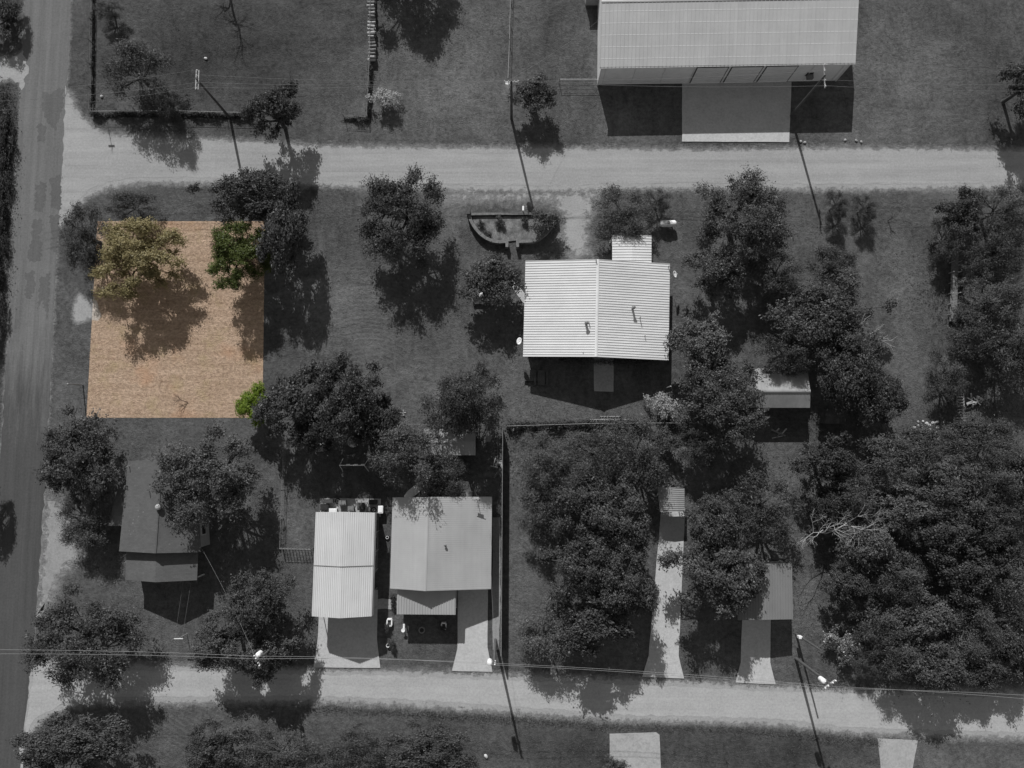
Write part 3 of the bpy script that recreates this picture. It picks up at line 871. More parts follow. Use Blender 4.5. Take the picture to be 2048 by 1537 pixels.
# a short stub pole with a guy next to pole D
p = at(1592, 1268); r = empty('service_pole', p, 'short service pole with white meter box beside the flat grey roofed building', 'utility pole')
m = MB(); m.tube([p, p + Vector((0, 0, 6.4))], [.13, .09], 8); m.build('pole', 'pole_wood', r)
m = MB(); m.box(p + Vector((-.2, .05, 1.5)), (.4, .25, .6)); m.build('meter_box', 'white_paint', r)

def wire(a, b, sag, label, rad=.014, group='overhead wires'):
    n = 14; m = MB()
    pts = [a.lerp(b, t) - Vector((0, 0, sag * 4 * t * (1 - t))) for t in np.linspace(0, 1, n)]
    m.tube(pts, rad, 4)
    o = m.build('power_line', 'wire', None, loc=a)
    tag(o, label, 'power line', group)
WHICH = ('first from the top', 'second from the top', 'third from the top')
def span(k1, k2, lbl, idx=(0, 1, 2)):
    p1, p2 = TOPS[k1][1], TOPS[k2][1]
    prs = sorted([(p1[min(q, len(p1) - 1)], p2[min(q, len(p2) - 1)]) for q in idx], key=lambda t: -(t[0].y + t[1].y))
    for n_, (a, b) in enumerate(prs):
        wire(a, b, .7, lbl + ', ' + WHICH[n_])
span('A', 'B', 'power line from top left pole to top centre pole', (0, 1, 2))
span('B', 'C', 'power line from top centre pole to warehouse pole', (0, 1, 2))
span('E', 'F', 'power line over the carport driveway', (0, 1))
span('F', 'D', 'power line over the tree shaded driveways', (0, 1))
eA = TOPS['A'][1]; eC = TOPS['C'][1]; eD = TOPS['D'][1]; eE = TOPS['E'][1]
for n_, (q, y) in enumerate(((3, 190), (1, 205), (0, 225))):
    wire(eA[q], at(-60, y, 8.8), .6, 'power line from top left pole across the asphalt road' + ', ' + WHICH[min(2, n_)])
for n_, q in enumerate((3, 1, 0)):
    wire(eC[q], eC[q] + Vector((34, -.4, 0)), .7, 'power line from the warehouse pole to the right edge' + ', ' + WHICH[min(2, n_)])
for n_, (q, y) in enumerate(((0, 1402), (1, 1414))):
    wire(eD[q], at(2220, y, 8.8), .7, 'power line along the bottom right road' + ', ' + WHICH[min(2, n_)])
for n_, (q, y) in enumerate(((0, 1300), (1, 1309))):
    wire(eE[q], at(-120, y, 8.6), .7, 'power line over the lower left trees' + ', ' + WHICH[min(2, n_)])
wire(eE[2], at(399, 1090, 3.4), .5, 'service wire from the lower left pole down to the shingled house', .01)
wire(TOPS['F'][1][1], at(978, 1060, 2.9), .4, 'service wire from the fence pole to the grey roofed house', .01)
wire(TOPS['B'][1][1], at(1199, 40, 4.2), .5, 'service wire from the top centre pole to the warehouse', .01)

# ------------------------------------------------------------------ fences
def rail_fence(name, pts, label, h=1.05, gap=2.6, rail='steel', post='steel', wires=3, group=None):
    w = [at(*p) for p in pts]
    root = empty(name, w[0], label, 'fence', group)
    for a, b in zip(w[:-1], w[1:]):
        L = (b - a).length; n = max(1, int(L / gap))
        m = MB(); m.tube([a + Vector((0, 0, h)), b + Vector((0, 0, h))], .022, 5); m.build('top_rail', rail, root)
        for k in range(n + 1):
            p = a.lerp(b, k / n); m = MB(); m.tube([p, p + Vector((0, 0, h + .05))], .04, 5); m.build('post', post, root)
        m = MB()
        for k in range(wires):
            z = h * (k + .5) / wires; m.tube([a + Vector((0, 0, z)), b + Vector((0, 0, z))], .012, 3)
        m.build('wire_strand', 'wire', root)
    return root
rail_fence('wire_fence', [(190, -40), (188, 90), (186, 228)], 'weedy wire fence down the left side of the top left field', post='wood_dark', rail='wood_dark')
rail_fence('wire_fence', [(187, 231), (350, 230), (505, 234)], 'weedy wire fence along the bottom of the top left field', post='wood', rail='wood_pale')
rail_fence('wire_fence', [(744, -30), (742, 120), (736, 241), (690, 238)], 'wire fence turning a corner at the right side of the top left field', post='wood_dark', rail='wood')
rail_fence('chain_link_fence', [(1022, -40), (1019, 90), (1016, 165)], 'chain-link fence with pale top rail running up from the top centre pole', rail='steel')
rail_fence('chain_link_fence', [(1118, 168), (1196, 168)], 'short chain-link fence joined to the warehouse corner', rail='steel', post='wood_dark')
rail_fence('wire_fence', [(1015, 853), (1180, 848), (1290, 847), (1390, 847), (1500, 850)], 'wire fence between the white roofed house and the wood below', rail='wood_pale', post='wood')
rail_fence('wire_fence', [(573, 872), (569, 980), (565, 1095)], 'wire fence left of the carport yard', post='wood', rail='wood')
rail_fence('wire_fence', [(760, 850), (900, 851), (1003, 854)], 'wire fence along the back of the carport yard', post='wood', rail='wood')
def privacy(name, a, b, h, label, gap=2.4, mat='wood_dark'):
    a, b = at(*a), at(*b); root = empty(name, a, label, 'fence')
    L = (b - a).length; n = int(L / gap); rz = math.atan2(b.y - a.y, b.x - a.x)
    for k in range(n):
        p, q = a.lerp(b, k / n), a.lerp(b, (k + 1) / n); c = (p + q) / 2
        bn = 16
        f = None
        m = MB(); m.box(c + Vector((0, 0, h * .5)), ((q - p).length - .04, .03, .1), rz); f = m.build('fence_panel', mat, root)
        m = MB()
        for j in range(bn):
            e = p.lerp(q, (j + .5) / bn); hh = h * random.uniform(.98, 1.02)
            m.box(e + Vector((0, 0, hh / 2 + .03)), (L / n / bn - .008, .03, hh), rz)
        tag(m.build('pickets', mat, f), kind='stuff')
        m = MB(); m.box(c + Vector((0, 0, h + .06)), ((q - p).length, .06, .05), rz); m.build('cap_rail', 'wood', f)
    for k in range(n + 1):
        p = a.lerp(b, k / n); m = MB(); m.box(p + Vector((-.07, 0, h / 2)), (.1, .1, h + .1), rz); m.build('post', mat, root)
privacy('privacy_fence', (1006, 857), (1003, 1300), 2.2, 'tall solid wooden fence casting a dark strip beside the grey roofed house')
rail_fence('gate_fence', [(566, 1095), (627, 1096)], 'short picket gate fence left of the carport', 1.2, .35, 'wood_pale', 'wood', 3)

# ------------------------------------------------------------------ foliage meshes
def leaves_mesh(name, pos, nrm, size, aspect, mat, tan=None):
    n = len(pos)
    nrm = nrm / (np.linalg.norm(nrm, axis=1, keepdims=True) + 1e-9)
    t = rng.normal(size=(n, 3)) if tan is None else tan.copy(); t -= (t * nrm).sum(1, keepdims=True) * nrm
    t /= np.linalg.norm(t, axis=1, keepdims=True) + 1e-9
    b = np.cross(nrm, t)
    s = size[:, None]
    v = np.stack([pos - t * s, pos - b * s * aspect + nrm * s * .12, pos + t * s, pos + b * s * aspect + nrm * s * .12], 1).reshape(-1, 3)
    me = bpy.data.meshes.new(name)
    me.vertices.add(4 * n); me.vertices.foreach_set('co', v.astype(np.float32).ravel())
    me.loops.add(4 * n); me.loops.foreach_set('vertex_index', np.arange(4 * n, dtype=np.int32))
    me.polygons.add(n); me.polygons.foreach_set('loop_start', np.arange(0, 4 * n, 4, dtype=np.int32))
    me.materials.append(M[mat]); me.update(calc_edges=True); me.validate()
    return me

def ball(n, r, k=.45):
    d = rng.normal(size=(n, 3)); d /= np.linalg.norm(d, axis=1, keepdims=True)
    return d, d * (rng.random(n) ** k)[:, None] * r

def make_tree_meshes(name, kind, R, Hc, leafmat, barkmat='bark', seed=0, dens=1.0):
    """crown radius R, crown centre height Hc; returns (trunk mesh, crown mesh) standing at the origin"""
    rs = random.Random(seed)
    Rv = min(R * (.62 if kind != 'conifer' else 1.1), Hc - .5)
    ncl = {'oak': int(16 + R * 10), 'feather': int(14 + R * 8), 'bush': int(12 + R * 6), 'conifer': int(26 + R * 9)}[kind]
    ph = [rs.uniform(0, 6.28) for _ in range(4)]
    cl = []
    for i in range(ncl):
        a = rs.uniform(0, 6.283)
        out = 1 + .16 * math.sin(2 * a + ph[0]) + .13 * math.sin(3 * a + ph[1]) + .1 * math.sin(5 * a + ph[2])
        e = rs.uniform(-.12, 1.0)
        rr = rs.uniform(.62, 1.0) if rs.random() < .78 else rs.uniform(.15, .6)
        hz = math.sqrt(max(0, 1 - e * e)) * rr * R * out
        z = Hc - .4 * Rv + 1.15 * e * Rv * (.55 + .45 * rr)
        if kind == 'conifer':
            tt = rs.random(); z = Hc - Rv + 2 * Rv * tt; hz = R * (1 - tt * .92) * rs.uniform(.5, 1)
        cl.append(Vector((math.cos(a) * hz, math.sin(a) * hz, max(.35, z))))
    # limbs
    m = MB()
    lean = Vector((rs.uniform(-.05, .05), rs.uniform(-.05, .05), 0)) * R
    fork = Vector((lean.x, lean.y, max(.5, (Hc - Rv) * .85 + .25 * Rv)))
    tr = .045 * R + .07
    if kind != 'bush':
        m.tube([(0, 0, -.1), (0, 0, .15), lean * .5 + Vector((0, 0, fork.z * .55)), fork], [tr * 1.5, tr * 1.1, tr * .95, tr * .85], 8)
    else:
        fork = Vector((0, 0, .1))
    nl = 7
    groups = [[] for _ in range(nl)]
    for c in cl: groups[int((math.atan2(c.y, c.x) + math.pi) / 6.2832 * nl) % nl].append(c)
    for g in groups:
        if not g: continue
        mean = sum(g, Vector()) / len(g)
        e = fork.lerp(mean, .72); mid = fork.lerp(e, .5) + Vector((rs.uniform(-.1, .1) * R, rs.uniform(-.1, .1) * R, .07 * R))
        m.tube([fork - Vector((0, 0, .1)), mid, e], [tr * .62, tr * .45, tr * .3], 6)
        for c in g:
            st = mid if rs.random() < .4 else e
            md = st.lerp(c, .5) + Vector((rs.uniform(-.06, .06) * R, rs.uniform(-.06, .06) * R, .03 * R))
            m.tube([st, md, c], [tr * .26, tr * .18, tr * .07], 4)
            if kind == 'feather':
                for _ in range(3):
                    t = c + Vector((rs.uniform(-1, 1), rs.uniform(-1, 1), rs.uniform(-.5, .6))) * R * .22
                    m.tube([md, c.lerp(t, .5) + Vector((0, 0, .05)), t], [tr * .12, tr * .09, tr * .04], 3)
    me = bpy.data.meshes.new(name + '_trunk'); me.from_pydata(m.v, [], m.f); me.materials.append(M[barkmat])
    # leaves sit along twigs that radiate from each clump
    P, N, Z, T = [], [], [], []
    PRM = {'oak': (26, 13, .055, .125, .6, .10, .62), 'conifer': (30, 13, .055, .12, .4, .10, .7), 'bush': (22, 11, .045, .10, .6, .10, .9), 'feather': (20, 13, .05, .15, .26, .13, .6)}[kind]
    for c in cl:
        rc = R * rs.uniform(.10, .19) + .34
        cc = np.array(c)
        nt_ = int(1.0 * dens * PRM[0] * (rc / .9) ** 1.4) + 4
        d = rng.normal(size=(nt_, 3)); d[:, 2] = d[:, 2] * .7 + .25; d /= np.linalg.norm(d, axis=1, keepdims=True)
        L = rc * rng.uniform(.65, 1.3, nt_) * (1.3 if kind == 'feather' else 1.0)
        k = PRM[1]; t = rng.uniform(.25, 1.0, (nt_, k))
        q = d[:, None, :] * (L[:, None] * t)[..., None]
        q[..., 2] *= PRM[6]
        if kind == 'feather': q[..., 2] -= .25 * (t ** 2) * L[:, None]
        q = q.reshape(-1, 3) + rng.normal(size=(nt_ * k, 3)) * PRM[5]
        dd = np.repeat(d, k, 0); n = len(q)
        nr = dd * .7 + rng.normal(size=(n, 3)) * .6 + np.array([0, 0, .7])
        P.append(q + cc); N.append(nr); Z.append(rng.uniform(PRM[2], PRM[3], n)); T.append(dd + rng.normal(size=(n, 3)) * .7)
    asp = PRM[4]; T = np.concatenate(T)
    P, N, Z = np.concatenate(P), np.concatenate(N), np.concatenate(Z)
    P[:, 2] = np.maximum(P[:, 2], .08)
    cm = leaves_mesh(name + '_crown', P, N, Z, asp, leafmat, T)
    return me, cm, R, Hc

VAR = {}
def variants(key, kind, specs, leafmat, **kw):
    VAR[key] = [make_tree_meshes(key, kind, R, Hc, leafmat, seed=100 + i * 7 + len(key), **kw) for i, (R, Hc) in enumerate(specs)]
variants('oak', 'oak', [(5.6, 5.2), (5.4, 5.4), (5.8, 5.0), (4.2, 4.6), (4.0, 4.4), (3.9, 4.7), (2.7, 3.4), (2.5, 3.2)], 'leaf')
variants('dark', 'oak', [(5.5, 5.2), (4.1, 4.6), (4.3, 4.5), (2.8, 3.4)], 'leaf_dark')
variants('feather', 'feather', [(5.4, 4.8), (5.2, 5.0), (4.1, 4.2), (3.8, 4.0), (2.6, 3.1)], 'leaf', dens=1.4)
variants('pale_feather', 'feather', [(5.0, 4.6), (3.8, 3.9), (2.5, 2.9)], 'leaf_light', dens=1.4)
variants('light', 'oak', [(4.0, 4.4), (2.9, 3.6)], 'leaf_light')
variants('conifer', 'conifer', [(4.2, 4.6)], 'leaf_dark')
variants('bush', 'bush', [(1.7, 1.3), (2.0, 1.4), (1.3, 1.0)], 'leaf')
variants('dark_bush', 'bush', [(1.8, 1.3), (2.1, 1.5)], 'leaf_dark')
M['leaf_glossy'] = leaf_mat('leaf_glossy_grey', .05, .3, .15, .12)
variants('glossy_bush', 'bush', [(1.9, 1.3)], 'leaf_glossy')
variants('pale_bush', 'bush', [(1.4, 1.1)], 'leaf_pale')
variants('olive', 'oak', [(4.9, 4.6)], 'leaf_olive', barkmat='bark_brown', dens=1.35)
variants('green', 'oak', [(3.9, 4.8)], 'leaf_green', barkmat='bark_brown', dens=1.5)
variants('lime', 'oak', [(2.4, 3.4)], 'leaf_lime', barkmat='bark_brown', dens=1.5)

NAMES = {'oak': 'leafy_tree', 'dark': 'dark_leafy_tree', 'feather': 'feathery_tree', 'pale_feather': 'pale_feathery_tree', 'light': 'light_leafy_tree', 'conifer': 'cedar_tree',
         'bush': 'bush', 'dark_bush': 'bush', 'pale_bush': 'blossoming_bush', 'glossy_bush': 'glossy_bush', 'olive': 'olive_coloured_tree', 'green': 'green_tree', 'lime': 'lime_green_tree'}
trs = random.Random(5)
def tree(cx, cy, rx, ry, hc, key, label, group=None):
    b = at(cx, cy, hc)
    want = (rx + ry) / 2 / 17.0 * (1 - hc / CAM_H)
    opts = sorted(VAR[key], key=lambda v: abs(v[2] - want) + trs.uniform(0, .9))
    tm, cm, R, Hc = opts[0]
    cat = 'bush' if 'bush' in key else 'tree'
    root = empty(NAMES[key], (b.x, b.y, 0), label, cat, group or ('bushes' if cat == 'bush' else 'trees'))
    rz = trs.choice((0, math.pi)) + trs.uniform(-.35, .35)
    mul = 1.14
    sc = (rx / 17 * (1 - hc / CAM_H) / R * mul, ry / 17 * (1 - hc / CAM_H) / R * mul, hc / Hc)
    for nm, me in (('trunk', tm), ('crown', cm)):
        o = bpy.data.objects.new(nm, me); COL.objects.link(o); o.parent = root
        o.scale = sc; o.rotation_euler = (0, 0, 0)
    root.rotation_euler = (0, 0, 0)
    if abs(sc[0] - sc[1]) < .25 * sc[0]: root.rotation_euler = (0, 0, rz)
    else: root.rotation_euler = (0, 0, trs.choice((0, math.pi)))
    return root

TREES = [
 # the lot
 (272, 514, 86, 62, 4.2, 'olive', 'olive and tan leaved tree casting a big branching shadow across the coloured lot'),
 (474, 508, 60, 52, 4.8, 'green', 'deep green tree in the upper right corner of the coloured lot'),
 (503, 812, 27, 36, 2.8, 'lime', 'bright lime green tree in the lower right corner of the coloured lot'),
 (166, 470, 40, 54, 3.6, 'feather', 'dark grey tree between the asphalt road and the olive tree of the lot'),
 (262, 412, 46, 24, 2.4, 'feather', 'low thin tree just above the top edge of the coloured lot'),
 (495, 392, 84, 56, 4.8, 'oak', 'broad grey tree above the green tree, touching the upper dirt road'),
 (568, 470, 42, 78, 5.2, 'dark', 'dark tree standing against the right edge of the coloured lot'),
 (545, 222, 47, 50, 4.6, 'dark', 'lone dark round tree between the top left field and the dirt road'),
 (268, 142, 58, 50, 4.0, 'feather', 'wispy tree over the bottom fence of the top left field, left of the twin-arm pole'),
 (338, 210, 24, 26, 3.0, 'feather', 'small wispy tree just right of the wispy tree in the top left field'),
 (808, 428, 84, 92, 4.8, 'oak', 'large rounded oak in the middle of the lawn, right of the lot'),
 (1070, 188, 40, 38, 3.0, 'oak', 'thin tree beside the top centre utility pole'),
 (768, 200, 23, 21, 1.2, 'pale_bush', 'pale blossoming bush beside the top left field'),
 (1090, 443, 30, 27, 1.8, 'bush', 'round bush on the right end of the curved planter'),
 (1247, 425, 52, 42, 2.6, 'feather', 'thin wide tree in front of the white roofed house porch'),
 (1316, 400, 24, 20, 2.0, 'feather', 'small thin tree just above and left of the propane tank'),
 (985, 560, 54, 50, 3.4, 'oak', 'tree hugging the left wall of the white roofed house'),
 (1487, 440, 86, 92, 5.2, 'oak', 'large dark-shadowed oak right of the propane tank'),
 (1437, 550, 46, 44, 4.4, 'light', 'small light grey tree at the lower left of the large right oak'),
 (1408, 682, 52, 54, 4.6, 'light', 'light grey puffy tree right of the white roofed house'),
 (1676, 408, 19, 24, 2.2, 'feather', 'left of two little leaning trees below the upper road, right side'),
 (1732, 414, 21, 23, 2.1, 'feather', 'right of two little leaning trees below the upper road, right side'),
 (1652, 622, 96, 74, 4.6, 'oak', 'big spreading tree above the two-slope shed'),
 (1575, 708, 50, 32, 4.0, 'feather', 'tree overhanging the top edge of the two-slope shed'),
 (1712, 735, 62, 85, 5.2, 'oak', 'tall tree close to the right side of the two-slope shed'),
 (1752, 800, 54, 58, 4.4, 'oak', 'round tree right of the low dark wooden shed'),
 (1445, 802, 86, 74, 5.2, 'dark', 'massive dark tree between the white roofed house and the two-slope shed'),
 (1560, 545, 40, 36, 4.0, 'feather', 'thin tree in the gap between the right oak and the big spreading tree'),
 (1672, 535, 44, 34, 3.6, 'feather', 'wispy tree at the top of the big spreading tree'),
 # right edge
 (1925, 428, 40, 42, 3.6, 'oak', 'tree at the top of the right edge grove, below the road'),
 (2005, 418, 52, 40, 3.8, 'feather', 'feathery tree at the right edge just below the upper road'),
 (1893, 478, 22, 34, 2.6, 'feather', 'narrow tree shading the top of the wooden walkway'),
 (2004, 500, 62, 50, 4.2, 'feather', 'wide feathery tree at the right edge, level with the walkway'),
 (1996, 592, 64, 50, 4.0, 'pale_feather', 'pale straw-like feathery tree at the right edge'),
 (1950, 668, 40, 42, 3.6, 'feather', 'feathery tree below the wooden walkway'),
 (2025, 685, 58, 52, 4.2, 'feather', 'feathery tree below the pale straw-like tree at the right edge'),
 (1900, 745, 34, 40, 2.6, 'feather', 'small thin tree above the slatted wooden frame'),
 # centre
 (582, 812, 54, 64, 4.6, 'dark', 'dark tree just right of the lime green tree'),
 (702, 798, 70, 74, 5.2, 'dark', 'dark many-lobed tree above the carport yard'),
 (760, 850, 44, 40, 4.0, 'dark', 'dark tree at the lower right of the many-lobed tree'),
 (640, 868, 44, 34, 4.0, 'dark', 'dark low tree between the many-lobed tree and the carport yard'),
 (920, 805, 74, 86, 5.4, 'conifer', 'pointed dark cedar-like tree overhanging the small backyard shed'),
 (815, 915, 60, 50, 5.6, 'feather', 'feathery tree over the diagonal path in the carport yard'),
 (885, 950, 40, 34, 3.4, 'feather', 'small feathery tree below the backyard shed'),
 # lower left
 (155, 922, 78, 84, 4.6, 'dark', 'big round dark tree between the asphalt road and the shingled house'),
 (165, 1042, 46, 42, 2.8, 'feather', 'thin low tree beside the gravel pull-off'),
 (414, 958, 98, 90, 5.4, 'oak', 'big oak covering the right half of the shingle roof'),
 (152, 1285, 104, 82, 4.8, 'oak', 'wide tree at the corner of the asphalt road and the lower dirt road'),
 (522, 1205, 58, 64, 4.8, 'oak', 'tree above the lower left utility pole'),
 (452, 1288, 66, 54, 4.2, 'oak', 'tree left of the lower left utility pole'),
 (535, 1310, 48, 38, 4.2, 'dark', 'dark tree hanging over the lower dirt road by the utility pole'),
 (138, 1492, 102, 58, 4.4, 'oak', 'broad tree at the bottom left corner of the view'),
 (435, 1500, 66, 46, 3.2, 'oak', 'tree at the bottom edge left of the brush'),
 (560, 1512, 60, 38, 2.6, 'feather', 'scrubby tree at the bottom edge, below the lower left pole'),
 (690, 1510, 68, 38, 2.6, 'feather', 'scrubby tree at the bottom edge, below the carport driveway'),
 (850, 1508, 88, 44, 3.0, 'dark', 'dark scrubby tree at the bottom edge, left of the fence pole shadow'),
 # wood below the white roofed house
 (1092, 922, 54, 48, 4.2, 'pale_feather', 'open branched feathery tree at the left end of the wood, next to the tall fence'),
 (1195, 910, 70, 52, 4.4, 'feather', 'feathery tree under the wire fence, left of the ladder'),
 (1278, 905, 54, 54, 4.4, 'feather', 'feathery tree right of centre under the wire fence'),
 (1088, 1030, 42, 44, 3.6, 'feather', 'thin feathery tree beside the tall fence, halfway down'),
 (1168, 1010, 50, 48, 4.8, 'oak', 'leafy tree in the upper middle of the wood'),
 (1232, 1045, 70, 70, 5.6, 'oak', 'tall leafy tree left of the narrow corrugated carport'),
 (1165, 1140, 70, 62, 5.4, 'oak', 'leafy tree at the left middle of the wood'),
 (1246, 1165, 64, 74, 5.4, 'dark', 'dense dark tree over the long driveway'),
 (1185, 1245, 70, 48, 4.8, 'oak', 'leafy tree at the lower edge of the wood near the dirt road'),
 (1090, 1275, 52, 50, 3.0, 'pale_feather', 'pale thin tree at the lower left of the wood, near the fence pole'),
 (1440, 1040, 56, 56, 5.0, 'oak', 'leafy tree right of the narrow corrugated carport'),
 (1415, 1150, 72, 72, 5.2, 'oak', 'leafy tree between the two shaded driveways'),
 (1480, 1160, 42, 54, 5.0, 'oak', 'leafy tree overhanging the flat grey roof'),
 (1535, 1015, 58, 52, 4.8, 'feather', 'feathery tree above the flat grey roofed building'),
 (1400, 900, 34, 30, 3.2, 'feather', 'little thin tree in the clearing above the narrow carport'),
 (1335, 880, 26, 20, 1.8, 'bush', 'low bush on the wire fence below the ladder'),
 # bushes
 (1325, 815, 24, 25, 1.2, 'pale_bush', 'white flowering bush at the lower right corner of the white roofed house'),
 (1688, 1288, 34, 30, 1.4, 'glossy_bush', 'glossy white-flecked bush at the edge of the lower right thicket'),
 (2, 30, 34, 46, 2.0, 'dark', 'dark tree at the top left corner, left of the asphalt road'),
 (0, 250, 20, 70, 1.0, 'dark_bush', 'dark brush at the left edge, level with the field corner'),
 (-2, 370, 20, 70, 1.0, 'dark_bush', 'dark brush at the left edge, level with the dirt road junction'),
 (-8, 500, 18, 70, 1.0, 'dark_bush', 'dark brush at the left edge, level with the top of the lot'),
 (-16, 640, 18, 70, 1.0, 'dark_bush', 'dark brush at the left edge, level with the middle of the lot'),
 (-42, 1010, 30, 46, 2.6, 'dark', 'dark tree at the left edge across the road from the shingled house'),
 (1230, 1530, 22, 16, .9, 'bush', 'small bush on the corner of the bottom concrete slab'),
 (2062, 165, 44, 60, 4.6, 'oak', 'tree at the right edge above the upper dirt road'),
 (215, 18, 26, 16, 1.6, 'feather', 'small scrub at the top of the left field fence'),
]
for a in TREES: tree(*a)
# trees past the top edge whose shadows fall into the field
tree(800, -150, 84, 86, 5.2, 'oak', 'tree past the top edge whose shadow lies left of the chain-link fence')
THICKET = 'trees of the lower right thicket'
TL = 'leafy tree merging into the dense thicket at the lower right'
FT = 'feathery tree merging into the dense thicket at the lower right'
TH = ['dark tree at the top left corner of the lower right thicket', "feathery tree at the thicket's top edge, left of the white rocks", 'feathery tree directly below the white rocks', 'feathery tree below the small dark scrap pile at the right', 'leafy tree on the right edge, highest in the lower right thicket', 'large feathery tree in the upper middle of the thicket', 'leafy tree up and right of the bleached dead tree', 'dark tree on the right side at mid height of the thicket', 'leafy tree in the very middle of the lower right thicket', 'light grey tree touching the right side of the bleached dead tree', 'feathery tree below the light grey tree next to the dead tree', 'leafy tree just below the middle of the thicket, toward the right', 'feathery tree on the right edge at mid height of the thicket', 'light grey tree low in the thicket, right of the white-flecked bush', 'feathery tree low in the thicket, second from the right edge', 'dark tree on the right edge low in the thicket', "feathery tree directly above the white-flecked bush's right side", 'leafy tree of the thicket leaning farthest over the bottom dirt road', 'feathery tree between the white-flecked bush and the road', 'dark tree just below the bleached dead tree', 'feathery tree high in the thicket close to the right edge', 'feathery tree directly above the bleached dead tree', 'small dark tree at the upper left of the bleached dead tree', "leafy tree at the road's edge, lowest at the right of the thicket", "small feathery tree at the road's edge, lowest at the left of the thicket"]
for i_, (x, y, rx, ry, h, k) in enumerate([(1660, 925, 62, 48, 4.6, 'dark'), (1780, 925, 66, 54, 4.6, 'feather'), (1870, 900, 74, 46, 4.2, 'feather'), (1975, 890, 74, 50, 4.4, 'feather'),
        (2045, 960, 52, 60, 4.6, 'oak'), (1905, 985, 74, 62, 5.2, 'feather'), (1810, 1015, 66, 48, 5.0, 'oak'), (1985, 1060, 76, 66, 5.4, 'dark'), (1890, 1075, 62, 52, 5.2, 'oak'),
        (1740, 1085, 54, 56, 4.8, 'light'), (1800, 1150, 56, 46, 4.8, 'feather'), (1940, 1155, 66, 54, 5.2, 'oak'), (2035, 1165, 54, 66, 5.2, 'feather'), (1850, 1235, 72, 58, 5.2, 'light'),
        (1955, 1255, 74, 70, 5.4, 'feather'), (2040, 1285, 52, 58, 5.0, 'dark'), (1760, 1240, 54, 46, 4.4, 'feather'), (1885, 1325, 84, 62, 5.4, 'oak'), (1800, 1310, 54, 48, 4.6, 'feather'),
        (1700, 1170, 44, 42, 3.8, 'dark'), (1985, 960, 50, 44, 4.8, 'feather'), (1710, 990, 48, 40, 4.4, 'feather'), (1655, 1010, 36, 34, 3.8, 'dark'), (1970, 1345, 50, 36, 4.0, 'oak'), (1730, 1320, 26, 34, 2.6, 'feather')]):
    tree(x, y, rx * .84, ry * .84, h * (.78 if y > 1200 else .92), k, TH[i_], THICKET)

# bare trees: trunk plus a crown of bare twigs
def bare_tree(name, base, h, spread, label, mat, seed, lean=(0, 0), depth=4, r0=.14, upright=.6):
    rs = random.Random(seed)
    root = empty(name, base, label, 'tree', 'bare trees')
    m1, m2 = MB(), MB()
    def grow(p, d, L, r, k):
        q = p + d * L; md = p.lerp(q, .5) + Vector((rs.uniform(-1, 1), rs.uniform(-1, 1), rs.uniform(-.4, .4))) * L * .07
        (m1 if k >= depth - 1 else m2).tube([p, md, q], [r, r * .85, r * .68], 6 if k > 1 else 4)
        if k == 0: return
        for _ in range(rs.choice((2, 3, 3)) + (1 if k == depth else 0)):
            nd = Vector((d.x + rs.uniform(-1, 1) * spread, d.y + rs.uniform(-1, 1) * spread, d.z * upright + rs.uniform(-.1, .4))).normalized()
            grow(q if rs.random() < .7 else md, nd, L * rs.uniform(.6, .82), r * .58, k - 1)
    b = Vector(base)
    grow(b - Vector((0, 0, .1)), Vector((lean[0], lean[1], 1)).normalized(), h * .34, r0, depth)
    m1.build('trunk', mat, root); tag(m2.build('twigs', mat, root), kind='stuff')
bare_tree('dead_tree', at(1630, 1062), 8.0, 1.0, 'bleached dead tree with bare white twigs in the lower right thicket', 'bark_pale', 3, depth=6, r0=.12)
bare_tree('bare_sapling', at(1776, 442), 2.6, .5, 'bare sapling standing on the right hand lawn below the upper road', 'bark', 5, depth=3, r0=.05)
bare_tree('fallen_sapling', at(378, 808), 2.6, 1.0, 'bare brown sapling near the bottom of the coloured lot', 'bark_brown', 8, lean=(-.9, .6), depth=3, r0=.05)
bare_tree('bare_tree', at(452, -45), 10.5, .6, 'bare tree past the top edge whose thin branching shadow lies in the top left field', 'bark', 12, depth=5, r0=.2)
bare_tree('bare_tree', at(1075, 955), 7.0, .9, 'bare dark branches among the feathery trees by the tall fence', 'bark', 15, depth=4, r0=.14)
bare_tree('bare_tree', at(1690, 690), 7.0, .8, 'pale bare branches poking out of the big spreading tree', 'bark_pale', 18, depth=4, r0=.12)
bare_tree('bare_sapling', at(1452, 1520), 1.6, .5, 'small bare sapling at the bottom edge right of the concrete slab', 'bark', 21, depth=2, r0=.04)

# ------------------------------------------------------------------ garden things
# curved planter in front of the white roofed house
pr = empty('planter', at(1020, 455), 'curved boat-shaped masonry planter bed beside the dirt driveway', 'planter')
def low_wall(root, pxs, h, th, mat, name):
    pts = [at(*p) for p in pxs]
    m = MB()
    for k in range(len(pts) - 1):
        a, b = pts[k], pts[k + 1]; d = (b - a).normalized(); nn = Vector((-d.y, d.x, 0)) * th / 2
        m.hexa([a - nn, b - nn, b + nn, a + nn], [p + Vector((0, 0, h)) for p in (a - nn, b - nn, b + nn, a + nn)])
    o = m.build(name, mat, root)
    for k in range(len(pts) - 1):
        a, b = pts[k], pts[k + 1]; n = max(1, int((b - a).length / .55))
        for j in range(n):
            c = a.lerp(b, (j + .5) / n); mm = MB()
            mm.box(c + Vector((0, 0, h + .045)), ((b - a).length / n - .03, th + .08, .085), math.atan2(b.y - a.y, b.x - a.x) + random.uniform(-.05, .05)); mm.build('coping_stone', 'coping', o)
low_wall(pr, [(939, 432), (941, 442), (946, 453), (953, 463), (962, 473), (972, 480), (984, 486), (998, 488), (1014, 487)], .75, .28, 'brickwall', 'curved_wall')
